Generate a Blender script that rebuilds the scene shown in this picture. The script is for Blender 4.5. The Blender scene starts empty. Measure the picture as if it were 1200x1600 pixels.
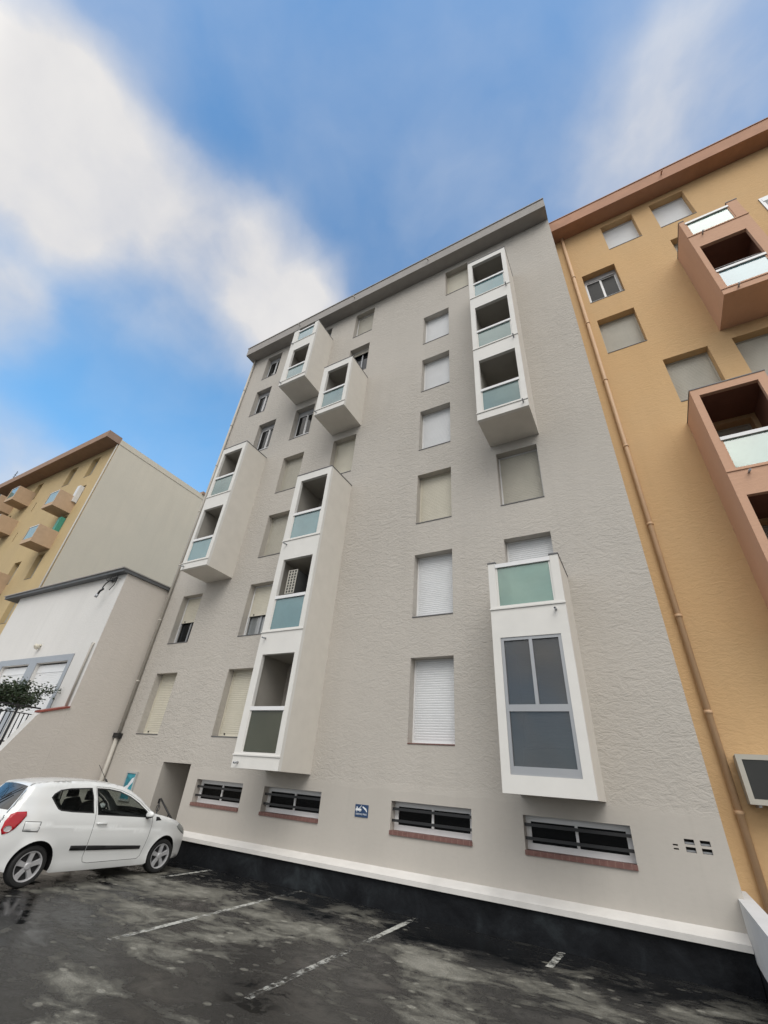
import bpy, bmesh, math, random
from mathutils import Vector, Matrix, noise
from mathutils.geometry import delaunay_2d_cdt
random.seed(4)
R = math.radians
scene = bpy.context.scene
COL = scene.collection

# ------------------------------------------------------------------ materials
def mat(name):
    m = bpy.data.materials.new(name); m.use_nodes = True
    nt = m.node_tree; b = nt.nodes['Principled BSDF']
    return m, nt, b
def node(nt, kind, **k):
    n = nt.nodes.new(kind)
    for a, v in k.items():
        if a in n.inputs.keys() if isinstance(a, str) else False: n.inputs[a].default_value = v
        else: setattr(n, a, v)
    return n
def link(nt, a, b): nt.links.new(a, b)
def coords(nt, scale=(1, 1, 1)):
    t = nt.nodes.new('ShaderNodeTexCoord'); mp = nt.nodes.new('ShaderNodeMapping')
    mp.inputs['Scale'].default_value = scale
    g = nt.nodes.new('ShaderNodeNewGeometry')
    link(nt, g.outputs['Position'], mp.inputs['Vector'])
    return mp.outputs['Vector']
def noise_tex(nt, vec, scale, detail=4, rough=.55, dist=0.0):
    n = nt.nodes.new('ShaderNodeTexNoise')
    n.inputs['Scale'].default_value = scale; n.inputs['Detail'].default_value = detail
    n.inputs['Roughness'].default_value = rough; n.inputs['Distortion'].default_value = dist
    link(nt, vec, n.inputs['Vector']); return n.outputs['Fac']
def ramp(nt, fac, stops):
    r = nt.nodes.new('ShaderNodeValToRGB'); e = r.color_ramp.elements
    while len(e) < len(stops): e.new(.5)
    for i, (p, c) in enumerate(stops):
        e[i].position = p; e[i].color = (c, c, c, 1) if isinstance(c, (int, float)) else (*c, 1)
    link(nt, fac, r.inputs['Fac']); return r.outputs['Color']
def mixc(nt, fac, a, b, mode='MIX'):
    m = nt.nodes.new('ShaderNodeMix'); m.data_type = 'RGBA'; m.blend_type = mode
    for s, v in ((m.inputs[0], fac), (m.inputs[6], a), (m.inputs[7], b)):
        if isinstance(v, (int, float)): s.default_value = v
        elif isinstance(v, tuple): s.default_value = (*v, 1)
        else: link(nt, v, s)
    return m.outputs[2]
def bump(nt, b, h, strength, dist):
    n = nt.nodes.new('ShaderNodeBump'); n.inputs['Strength'].default_value = strength
    n.inputs['Distance'].default_value = dist
    link(nt, h, n.inputs['Height']); link(nt, n.outputs['Normal'], b.inputs['Normal'])
def mathn(nt, op, a, b=None, clamp=False):
    n = nt.nodes.new('ShaderNodeMath'); n.operation = op; n.use_clamp = clamp
    for i, v in enumerate((a, b)):
        if v is None: continue
        if isinstance(v, (int, float)): n.inputs[i].default_value = v
        else: link(nt, v, n.inputs[i])
    return n.outputs[0]

def plain(name, col, rough=.6, metal=0, var=.06, nscale=3., bstr=.0, spec=None):
    m, nt, b = mat(name)
    v = coords(nt); f = noise_tex(nt, v, nscale, 5)
    lo = tuple(c * (1 - var) for c in col); hi = tuple(min(1, c * (1 + var)) for c in col)
    link(nt, ramp(nt, f, [(.3, lo), (.7, hi)]), b.inputs['Base Color'])
    b.inputs['Roughness'].default_value = rough; b.inputs['Metallic'].default_value = metal
    if spec is not None: b.inputs['Specular IOR Level'].default_value = spec
    if bstr: bump(nt, b, noise_tex(nt, v, 60, 3), bstr, .004)
    return m

def stucco(name, col, col2, smooth_below=None, strength=.8):
    """hand trowelled render: streaked relief and faint patchy tint"""
    m, nt, b = mat(name)
    v = coords(nt, (1, 1, 1)); vs = coords(nt, (1.0, 1.0, 1.9))
    patch = noise_tex(nt, v, .35, 4, .6); fine = noise_tex(nt, vs, 9, 6, .62, .6)
    c = mixc(nt, ramp(nt, patch, [(.35, 0.), (.68, 1.)]), col, col2)
    vv = coords(nt, (1.6, 1.6, .22))
    streak = ramp(nt, noise_tex(nt, vv, 1.1, 5, .6), [(.45, 0.), (.8, .32)])
    c = mixc(nt, streak, c, tuple(x * .82 for x in col))
    thin = ramp(nt, noise_tex(nt, coords(nt, (6.5, 6.5, .18)), 1.0, 4, .6), [(.56, 0.), (.78, .13)])
    c = mixc(nt, thin, c, tuple(x * .7 for x in col))
    c = mixc(nt, ramp(nt, fine, [(.3, .16), (.55, 0.)]), c, tuple(x * .8 for x in col))
    h1 = noise_tex(nt, vs, 4.2, 7, .62, 1.4); h2 = noise_tex(nt, vs, 15, 5, .6, .8)
    h = mathn(nt, 'ADD', mathn(nt, 'MULTIPLY', h1, .75), mathn(nt, 'MULTIPLY', h2, .35))
    amt = ramp(nt, noise_tex(nt, v, .16, 3), [(.36, .28), (.62, 1.1)])
    h = mathn(nt, 'MULTIPLY', h, amt)
    if smooth_below is not None:
        g = nt.nodes.new('ShaderNodeSeparateXYZ'); link(nt, v, g.inputs[0])
        wob = mathn(nt, 'MULTIPLY', noise_tex(nt, v, 1.5, 3), .16)
        z = mathn(nt, 'ADD', g.outputs[2], wob)
        mr = nt.nodes.new('ShaderNodeMapRange'); link(nt, z, mr.inputs[0])
        mr.inputs[1].default_value = smooth_below + .02; mr.inputs[2].default_value = smooth_below + .16
        keep = mathn(nt, 'ADD', mathn(nt, 'MULTIPLY', mr.outputs[0], .93), .07)
        h = mathn(nt, 'ADD', mathn(nt, 'MULTIPLY', mathn(nt, 'SUBTRACT', h, .42), keep), .42)
    link(nt, c, b.inputs['Base Color']); b.inputs['Roughness'].default_value = .9
    b.inputs['Specular IOR Level'].default_value = .2
    bump(nt, b, h, strength, .055)
    return m

def glass(name, tint, body, rough=.03, through=.5, spec=.5, coat=1.):
    """pane that mirrors the sky and lets part of the light through a tint"""
    m, nt, b = mat(name)
    v = coords(nt); f = noise_tex(nt, v, 1.3, 4, .6, .5)
    c = mixc(nt, ramp(nt, f, [(.35, 0.), (.7, 1.)]), body, tuple(x * .8 for x in body))
    link(nt, c, b.inputs['Base Color']); b.inputs['Roughness'].default_value = rough
    b.inputs['Specular IOR Level'].default_value = spec; b.inputs['IOR'].default_value = 1.52
    b.inputs['Coat Weight'].default_value = coat; b.inputs['Coat Roughness'].default_value = rough * .4; b.inputs['Coat IOR'].default_value = 1.75
    tr = nt.nodes.new('ShaderNodeBsdfTransparent'); tr.inputs['Color'].default_value = (*tint, 1)
    mx = nt.nodes.new('ShaderNodeMixShader'); out = nt.nodes['Material Output']
    fr = nt.nodes.new('ShaderNodeFresnel'); fr.inputs['IOR'].default_value = 1.52
    fac = mathn(nt, 'MULTIPLY', mathn(nt, 'SUBTRACT', 1., fr.outputs[0]), through)
    link(nt, fac, mx.inputs[0]); link(nt, b.outputs[0], mx.inputs[1]); link(nt, tr.outputs[0], mx.inputs[2])
    link(nt, mx.outputs[0], out.inputs['Surface'])
    return m

def asphalt():
    m, nt, b = mat('wet_asphalt')
    v = coords(nt); vx = coords(nt, (.75, 1.25, 1))
    # silt left by drained puddles, smeared in long tongues
    big = noise_tex(nt, vx, .62, 9, .64, .55); mid = noise_tex(nt, vx, 2.4, 9, .7, .7)
    silt = mathn(nt, 'ADD', mathn(nt, 'MULTIPLY', big, .62), mathn(nt, 'MULTIPLY', mid, .42))
    sp = nt.nodes.new('ShaderNodeSeparateXYZ'); link(nt, v, sp.inputs[0])
    # a washed-out tongue of silt drying about two metres off the wall
    dy = mathn(nt, 'ADD', mathn(nt, 'ADD', sp.outputs[1], 2.0), mathn(nt, 'MULTIPLY', mathn(nt, 'SUBTRACT', noise_tex(nt, v, .8, 4), .5), 2.2))
    band = nt.nodes.new('ShaderNodeMapRange'); band.interpolation_type = 'SMOOTHSTEP'; link(nt, mathn(nt, 'ABSOLUTE', dy), band.inputs[0])
    band.inputs[1].default_value = .75; band.inputs[2].default_value = .1
    silt = mathn(nt, 'ADD', silt, mathn(nt, 'MULTIPLY', band.outputs[0], .085))
    ve = nt.nodes.new('ShaderNodeTexVoronoi'); ve.inputs['Scale'].default_value = 3.4; link(nt, coords(nt, (.8, 1.25, 1)), ve.inputs['Vector'])
    wv = mathn(nt, 'ADD', ve.outputs['Distance'], mathn(nt, 'MULTIPLY', noise_tex(nt, v, 6, 3), .22))
    islands = ramp(nt, wv, [(.22, 1.), (.29, 0.)])
    silt = mathn(nt, 'ADD', silt, mathn(nt, 'MULTIPLY', islands, .085))
    tone = ramp(nt, silt, [(.43, (.004, .0045, .005)), (.51, (.008, .0082, .0085)), (.545, (.034, .033, .030)), (.60, (.13, .126, .107)), (.69, (.24, .232, .20))])
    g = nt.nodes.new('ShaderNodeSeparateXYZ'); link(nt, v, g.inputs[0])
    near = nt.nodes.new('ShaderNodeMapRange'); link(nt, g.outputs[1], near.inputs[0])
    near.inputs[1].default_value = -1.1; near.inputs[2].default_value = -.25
    wall_dark = mathn(nt, 'MULTIPLY', near.outputs[0], .8)  # ground tone gets darker towards the foot of the wall
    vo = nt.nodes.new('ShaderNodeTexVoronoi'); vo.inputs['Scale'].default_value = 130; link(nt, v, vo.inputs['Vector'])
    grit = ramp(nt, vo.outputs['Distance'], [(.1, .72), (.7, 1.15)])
    tone = mixc(nt, wall_dark, tone, (.014, .0145, .0155))
    tone = mixc(nt, 1., tone, grit, 'MULTIPLY')
    stones = ramp(nt, noise_tex(nt, v, 55, 4, .8), [(.3, .55), (.5, 1.), (.7, 1.6)])
    tone = mixc(nt, 1., tone, stones, 'MULTIPLY')
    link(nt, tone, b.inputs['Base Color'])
    link(nt, ramp(nt, silt, [(.42, .07), (.52, .16), (.60, .6)]), b.inputs['Roughness'])
    link(nt, ramp(nt, silt, [(.45, .55), (.53, .2), (.6, .12)]), b.inputs['Specular IOR Level'])
    wetmask = ramp(nt, silt, [(.44, 0.06), (.6, 1.)])
    h = mathn(nt, 'MULTIPLY', mathn(nt, 'ADD', mathn(nt, 'MULTIPLY', vo.outputs['Distance'], .6), noise_tex(nt, v, 45, 4)), wetmask)
    bump(nt, b, h, .35, .01)
    return m

def worn_paint():
    m, nt, b = mat('worn_white_paint')
    v = coords(nt); f = noise_tex(nt, v, 9, 8, .72); f2 = noise_tex(nt, v, 1.15, 3)
    k = mathn(nt, 'ADD', mathn(nt, 'MULTIPLY', f, .75), mathn(nt, 'MULTIPLY', f2, .55))
    b.inputs['Base Color'].default_value = (.48, .48, .44, 1); b.inputs['Roughness'].default_value = .6
    tr = nt.nodes.new('ShaderNodeBsdfTransparent'); mx = nt.nodes.new('ShaderNodeMixShader')
    link(nt, ramp(nt, k, [(.59, 0.), (.74, 1.)]), mx.inputs[0])
    link(nt, tr.outputs[0], mx.inputs[1]); link(nt, b.outputs[0], mx.inputs[2])
    link(nt, mx.outputs[0], nt.nodes['Material Output'].inputs['Surface'])
    return m

def brick_sill():
    m, nt, b = mat('sill_brick')
    v = coords(nt)
    g = nt.nodes.new('ShaderNodeSeparateXYZ'); link(nt, v, g.inputs[0])
    fr = mathn(nt, 'FRACT', mathn(nt, 'MULTIPLY', g.outputs[0], 1 / .112))
    joint = ramp(nt, fr, [(.0, 1.), (.07, 1.), (.1, 0.), (1., 0.)])
    c = ramp(nt, noise_tex(nt, v, 14, 4), [(.3, (.14, .066, .055)), (.7, (.20, .10, .085))])
    link(nt, mixc(nt, joint, c, (.24, .15, .125)), b.inputs['Base Color']); b.inputs['Roughness'].default_value = .75
    return m

def bitumen():
    m, nt, b = mat('black_bitumen')
    v = coords(nt, (1, 1, 1)); f = noise_tex(nt, v, 1.4, 7, .62, .8)
    link(nt, ramp(nt, f, [(.38, (.008, .0085, .010)), (.55, (.014, .0155, .018)), (.72, (.032, .038, .042))]), b.inputs['Base Color'])
    link(nt, ramp(nt, f, [(.3, .32), (.7, .6)]), b.inputs['Roughness'])
    b.inputs['Specular IOR Level'].default_value = .14
    bump(nt, b, noise_tex(nt, v, 5, 6), .5, .03)
    return m

M = dict(
    grey=stucco('grey_render', (.500, .468, .424), (.466, .437, .396), smooth_below=1.87, strength=.75),
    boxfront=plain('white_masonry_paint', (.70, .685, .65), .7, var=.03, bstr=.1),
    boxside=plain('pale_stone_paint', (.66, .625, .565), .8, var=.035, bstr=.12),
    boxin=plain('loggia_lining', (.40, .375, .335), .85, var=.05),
    fascia=plain('grey_roof_edge', (.33, .31, .29), .85, var=.07),
    cap=plain('zinc_cap', (.12, .12, .125), .5, var=.1),
    white=plain('white_lacquer', (.74, .74, .74), .4, var=.02),
    shutw=plain('white_pvc_slats', (.70, .71, .72), .45, var=.025),
    shutc=plain('cream_pvc_slats', (.60, .565, .47), .5, var=.04),
    shutb=plain('beige_pvc_slats', (.46, .435, .37), .5, var=.05),
    alu=plain('grey_aluminium', (.36, .37, .385), .4, .3, var=.03),
    dark=plain('dark_void', (.012, .012, .013), .7, var=.1),
    void=plain('room_shade', (.05, .048, .045), .9, var=.1),
    iron=plain('black_iron', (.016, .016, .017), .45, var=.15),
    ptan=plain('grey_beige_pvc_pipe', (.47, .44, .39), .5, var=.05),
    porange=plain('tan_pipe', (.60, .40, .24), .55, var=.06),
    orange=stucco('ochre_render', (.628, .415, .215), (.60, .41, .225), strength=.45),
    peach=stucco('peach_render', (.62, .385, .265), (.59, .365, .25), strength=.2),
    rust=plain('terracotta_paint', (.44, .235, .145), .8, var=.08),
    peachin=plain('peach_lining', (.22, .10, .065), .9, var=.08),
    cream=stucco('cream_render', (.71, .625, .49), (.67, .595, .47), strength=.15),
    yellow=stucco('yellow_render', (.56, .43, .235), (.52, .40, .23), strength=.3),
    tanbox=plain('tan_balcony_paint', (.52, .375, .25), .85, var=.06),
    tanroof=plain('brown_roof_edge', (.33, .215, .15), .85, var=.08),
    house=stucco('white_house_render', (.68, .67, .65), (.63, .62, .60), strength=.12),
    houseside=stucco('beige_house_render', (.66, .61, .555), (.62, .575, .52), strength=.25),
    slate=plain('dark_slab_edge', (.10, .105, .11), .6, var=.1),
    greyfar=plain('far_grey_render', (.17, .175, .185), .85, var=.1),
    pane=glass('window_pane', (.55, .58, .58), (.008, .010, .012), .02, .3, .4, .12),
    blackpane=glass('dusty_dark_pane', (.3, .3, .3), (.007, .007, .007), .25, .3, .12, 0.),
    paneb=glass('curtained_pane', (.3, .3, .3), (.20, .22, .23), .05, .1, .9),
    teal=glass('frosted_teal_glass', (.62, .84, .80), (.25, .38, .37), .06, .38, .9),
    cyan=glass('blue_teal_glass', (.52, .82, .86), (.19, .38, .42), .06, .35, .9),
    mint=glass('mint_glass', (.66, .84, .74), (.25, .41, .35), .06, .35, .9),
    olive=glass('smoked_olive_glass', (.46, .48, .38), (.135, .14, .095), .08, .5, .3, .6),
    greypane=glass('grey_tinted_pane', (.72, .73, .72), (.125, .13, .135), .03, .62, .8),
    redcap=plain('red_tile_coping', (.27, .07, .05), .6, var=.15),
    ledge=plain('white_ledge_paint', (.64, .62, .59), .75, var=.10, nscale=1.7, bstr=.4),
    lowwall=plain('low_wall_white', (.62, .63, .64), .75, var=.04),
    brick=brick_sill(), bitumen=bitumen(), asphalt=asphalt(), paint=worn_paint(),
    acwhite=plain('ac_case', (.44, .42, .365), .5, var=.04), acgrille=plain('ac_grille', (.07, .072, .07), .5, var=.1),
    blue=plain('sign_blue', (.018, .05, .125), .4, var=.06), signwhite=plain('sign_white', (.72, .75, .78), .4, var=.02),
    turq=plain('poster_turquoise', (.03, .25, .32), .3, var=.55, nscale=7), plastic=plain('notice_frame', (.42, .43, .42), .4, var=.03),
    bark=plain('bark', (.07, .055, .045), .9, var=.2), leaf=plain('leaf', (.028, .046, .016), .5, var=.45, nscale=9),
    terr=plain('terrace_slab', (.3, .28, .26), .8),
    green=plain('green_shutter_paint', (.06, .30, .22), .5, var=.1),
)

# ------------------------------------------------------------------ mesh helpers
class MB:
    def __init__(s): s.v = []; s.f = []; s.m = []; s.mats = []; s.sm = []
    def mi(s, m):
        if m not in s.mats: s.mats.append(m)
        return s.mats.index(m)
    def face(s, pts, m, smooth=False):
        i = len(s.v); s.v += [tuple(p) for p in pts]; s.f.append(tuple(range(i, i + len(pts)))); s.m.append(s.mi(m)); s.sm.append(smooth)
    def box(s, x0, x1, y0, y1, z0, z1, m, skip='', front=None):
        p = [(x0, y0, z0), (x1, y0, z0), (x1, y1, z0), (x0, y1, z0), (x0, y0, z1), (x1, y0, z1), (x1, y1, z1), (x0, y1, z1)]
        for k, q in (('f', (0, 1, 5, 4)), ('r', (1, 2, 6, 5)), ('b', (2, 3, 7, 6)), ('l', (3, 0, 4, 7)), ('t', (4, 5, 6, 7)), ('d', (3, 2, 1, 0))):
            if k in skip: continue
            s.face([p[i] for i in q], front if (k == 'f' and front) else m)
    def tube(s, pts, r, m, n=8, cap=True, radii=None):
        pts = [Vector(p) for p in pts]; rings = []
        for i, p in enumerate(pts):
            d = (pts[min(i + 1, len(pts) - 1)] - pts[max(i - 1, 0)]).normalized()
            a = d.orthogonal().normalized() if i == 0 else (a - d * a.dot(d)).normalized()
            b = d.cross(a); rr = radii[i] if radii else r
            rings.append([p + (a * math.cos(2 * math.pi * k / n) + b * math.sin(2 * math.pi * k / n)) * rr for k in range(n)])
        base = len(s.v)
        for rg in rings: s.v += [tuple(q) for q in rg]
        for i in range(len(rings) - 1):
            for k in range(n):
                s.f.append((base + i * n + k, base + i * n + (k + 1) % n, base + (i + 1) * n + (k + 1) % n, base + (i + 1) * n + k)); s.m.append(s.mi(m)); s.sm.append(True)
        if cap:
            s.f.append(tuple(base + k for k in range(n))[::-1]); s.m.append(s.mi(m)); s.sm.append(False)
            s.f.append(tuple(base + (len(rings) - 1) * n + k for k in range(n))); s.m.append(s.mi(m)); s.sm.append(False)
    def build(s, name, parent=None, label=None, cat=None, group=None, kind=None):
        me = bpy.data.meshes.new(name); me.from_pydata(s.v, [], s.f)
        for m in s.mats: me.materials.append(m)
        for p, i, sm in zip(me.polygons, s.m, s.sm): p.material_index = i; p.use_smooth = sm
        me.update()
        o = bpy.data.objects.new(name, me); COL.objects.link(o)
        if parent: o.parent = parent
        tag(o, label, cat, group, kind); return o
def tag(o, label=None, cat=None, group=None, kind=None):
    for k, v in (('label', label), ('category', cat), ('group', group), ('kind', kind)):
        if v: o[k] = v
    return o
def empty(name, loc, label, cat, group=None):
    o = bpy.data.objects.new(name, None); COL.objects.link(o); o.location = loc
    o.empty_display_size = .2
    return tag(o, label, cat, group)
def at_root(o, root):          # parts are modelled in world coordinates; keep them there under a root at its base
    o.parent = root
    o.matrix_parent_inverse = Matrix.Translation(-Vector(root.location))
    return o
def part(mb, name, root, label=None, kind=None):
    return at_root(mb.build(name, None, label, None, None, kind), root)
def sub(mb, name, prt): 
    o = mb.build(name); o.parent = prt; return o

def wall_sheet(mb, x0, x1, z0, z1, y, holes, depth, m, reveal=None, back=None):
    """facade in the plane y facing -Y with real openings, reveals and a dark back"""
    xs = sorted({x0, x1, *[h[0] for h in holes], *[h[1] for h in holes]}); zs = sorted({z0, z1, *[h[2] for h in holes], *[h[3] for h in holes]})
    for i in range(len(xs) - 1):
        for j in range(len(zs) - 1):
            cx, cz = (xs[i] + xs[i + 1]) / 2, (zs[j] + zs[j + 1]) / 2
            if any(h[0] < cx < h[1] and h[2] < cz < h[3] for h in holes): continue
            mb.face([(xs[i], y, zs[j]), (xs[i + 1], y, zs[j]), (xs[i + 1], y, zs[j + 1]), (xs[i], y, zs[j + 1])], m)
    for h in holes:
        a, b, c, d = h[:4]; dd = h[4] if len(h) > 4 else depth; e = y + dd; r = reveal or m
        mb.face([(a, y, c), (a, y, d), (a, e, d), (a, e, c)], r); mb.face([(b, y, c), (b, e, c), (b, e, d), (b, y, d)], r)
        mb.face([(a, y, d), (b, y, d), (b, e, d), (a, e, d)], r); mb.face([(a, y, c), (a, e, c), (b, e, c), (b, y, c)], r)
        mb.face([(a, e, c), (b, e, c), (b, e, d), (a, e, d)], back or M['void'])

def slats(mb, x0, x1, z0, z1, y, m, pitch=.052):
    n = max(2, int(round((z1 - z0) / pitch))); h = (z1 - z0) / n
    for k in range(n):
        a = z0 + k * h
        prof = [(a, 0), (a + h * .16, -.006), (a + h * .78, -.010), (a + h * .93, -.002), (a + h, 0)]
        for (p, q), (p2, q2) in zip(prof[:-1], prof[1:]):
            mb.face([(x0, y + q, p), (x1, y + q, p), (x1, y + q2, p2), (x0, y + q2, p2)], m)

def ring(mb, x0, x1, z0, z1, y0, y1, w, m, wb=None):
    wb = wb or w
    mb.box(x0, x1, y0, y1, z0, z0 + wb, m); mb.box(x0, x1, y0, y1, z1 - w, z1, m)
    mb.box(x0, x0 + w, y0, y1, z0 + wb, z1 - w, m); mb.box(x1 - w, x1, y0, y1, z0 + wb, z1 - w, m)

REC = .22
def window(root, x0, x1, z0, z1, y, kind, sm='shutw', label=None, frame='white', pane='pane', drop=.6, rec=REC, sill='cap', knobs=False, trim=False):
    """one window of a facade: frame ring in the recess + shutter / sashes / sill"""
    f = MB(); fm = M[sm if (kind == 'shut' and sm in ('shutb', 'shutc') and not trim) else frame]; e = .003
    a, b, c, d = x0 + e, x1 - e, z0 + e, z1 - e
    yf = y + rec
    if kind in ('shut', 'half', 'gap'):
        ring(f, a, b, c + .02, d, yf, yf + .07, .035, fm)
    else:
        fm = M['alu']; ring(f, a, b, c + .02, d, yf, yf + .07, .05, fm); fm = M['white']
        f.box(a + .05, b - .05, yf - .004, yf + .05, d - .23, d - .05, M['alu'])      # shutter box
    w = part(f, 'window', root, label)
    s = MB(); s.box(a, b, y - .015, yf + .06, c - .001, c + .0195, M[sill]); sub(s, 'sill', w)
    zi0, zi1, xi0, xi1 = c + .055, d - .035, a + .036, b - .036
    ys = yf + .03
    if kind == 'shut':
        s = MB(); slats(s, xi0, xi1, zi0 + .05, zi1, ys, M[sm]); s.box(xi0, xi1, ys - .012, ys + .01, zi0 + .001, zi0 + .049, M[sm])
        if knobs:
            for t in (.2, .8): s.box(xi0 + (xi1 - xi0) * t - .012, xi0 + (xi1 - xi0) * t + .012, ys - .04, ys - .0125, zi0 + .02, zi0 + .06, M['iron'])
        sub(s, 'roller_shutter', w)
    if kind in ('half', 'gap'):
        zs = zi0 + (zi1 - zi0) * (1 - drop)
        s = MB(); slats(s, xi0, xi1, zs + .05, zi1, ys, M[sm]); s.box(xi0, xi1, ys - .012, ys + .01, zs, zs + .049, M[sm])
        if knobs: 
            for t in (.2, .8): s.box(xi0 + (xi1 - xi0) * t - .012, xi0 + (xi1 - xi0) * t + .012, ys - .04, ys - .0125, zs + .02, zs + .06, M['iron'])
        sub(s, 'roller_shutter', w)
        if kind == 'half':
            s = MB(); xm = (xi0 + xi1) / 2; s.box(xm - .03, xm + .03, yf + .071, yf + .10, zi0, zi1, M['alu']); s.box(xi0, xi1, yf + .071, yf + .099, zi0, zi0 + .05, M['alu']); sub(s, 'sash', w)
        s = MB(); s.face([(xi0, yf + .105, zi0 - .03), (xi1, yf + .105, zi0 - .03), (xi1, yf + .105, zi1), (xi0, yf + .105, zi1)], M[pane]); sub(s, 'pane', w)
    if kind == 'case':
        zt = d - .235; xm = (a + b) / 2
        for k, (p, q) in enumerate(((a + .052, xm - .002), (xm + .002, b - .052))):
            s = MB(); yk = yf + .012 + .022 * k
            ring(s, p, q, c + .072, zt, yk, yk + .02, .032, fm); so = sub(s, 'sash', w)
            g = MB(); g.box(p + .033, q - .033, yk + .006, yk + .012, c + .105, zt - .033, M[pane]); sub(g, 'pane', w)
        r = MB(); r.box(a + .052, b - .052, yf - .004, yf + .0, c + .32, c + .35, fm); sub(r, 'guard_bar', w)
    return w

def loggia(root, x0, x1, z0, z1, opens, y, dep, rails, mats, spouts=(), panes=None, t=.11, label=None, capright=True, glazed=None, nbands=None):
    """boxy bay: sides, floors, front frame with openings; glass balustrades, rails and spouts as sub-parts.
    opens: (ox0, ox1, oz0, oz1, top_open)"""
    mf, ms, mi = mats; L = MB(); yf = y - dep; ft = .10
    # sides and floors
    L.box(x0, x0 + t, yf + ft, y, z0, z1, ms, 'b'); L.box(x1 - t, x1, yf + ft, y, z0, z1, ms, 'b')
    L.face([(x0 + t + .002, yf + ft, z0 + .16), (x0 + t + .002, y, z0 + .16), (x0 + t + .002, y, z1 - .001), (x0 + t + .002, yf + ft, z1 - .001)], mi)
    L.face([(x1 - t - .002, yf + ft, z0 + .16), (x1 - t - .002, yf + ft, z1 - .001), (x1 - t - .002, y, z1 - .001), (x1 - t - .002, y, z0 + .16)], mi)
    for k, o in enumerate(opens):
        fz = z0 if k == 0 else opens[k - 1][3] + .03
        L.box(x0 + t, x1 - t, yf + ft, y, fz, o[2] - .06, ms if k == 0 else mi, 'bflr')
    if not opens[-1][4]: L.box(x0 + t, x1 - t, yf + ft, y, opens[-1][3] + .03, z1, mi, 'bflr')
    # front frame
    ox0, ox1 = opens[0][0], opens[0][1]
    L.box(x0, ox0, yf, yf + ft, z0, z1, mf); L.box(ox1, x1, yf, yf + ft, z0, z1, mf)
    zprev = z0
    for o in opens:
        L.box(ox0, ox1, yf + .0, yf + ft, zprev, o[2], mf, 'lr'); zprev = o[3]
        if glazed is None or o not in glazed:
            L.box(x0 - .012, x1 + .012, yf - .022, yf - .001, o[2] - .075, o[2] - .045, mf)
    if not opens[-1][4]: L.box(ox0, ox1, yf, yf + ft, opens[-1][3], z1, mf, 'lr')
    lo = part(L, 'loggia', root, label)
    # zinc cap along the top
    for p, q in (((x0, ox0), (ox1, x1)) if opens[-1][4] else ((x0, x1),)):
        c = MB(); c.box(p - .012, q + .012, yf - .014, y - .002, z1 + .001, z1 + .026, M['cap']); sub(c, 'cap', lo)
    for k, o in enumerate(opens):
        if glazed and o in glazed: continue
        pm = (panes or {}).get(k, 'teal')
        rz = rails[k]
        g = MB(); g.box(ox0 + .012, ox1 - .012, yf + .03, yf + .042, o[2] + .012, rz - .09, M[pm]); sub(g, 'balustrade_pane', lo)
        h = MB(); h.box(ox0 + .001, ox1 - .001, yf - .012, yf + .075, rz - .085, rz, M['white'])
        h.box(ox0 + .001, ox0 + .035, yf + .015, yf + .06, o[2] + .001, rz - .086, mf); h.box(ox1 - .035, ox1 - .001, yf + .015, yf + .06, o[2] + .001, rz - .086, mf)
        sub(h, 'handrail', lo)
    for sx, sz in spouts:
        s = MB(); s.tube([(sx, yf + .01, sz), (sx, yf - .13, sz - .015)], .022, M['alu'], 8); s.tube([(sx, yf - .129, sz - .015), (sx, yf - .131, sz - .0155)], .014, M['dark'], 8); sub(s, 'drain_spout', lo)
    return lo

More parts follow.
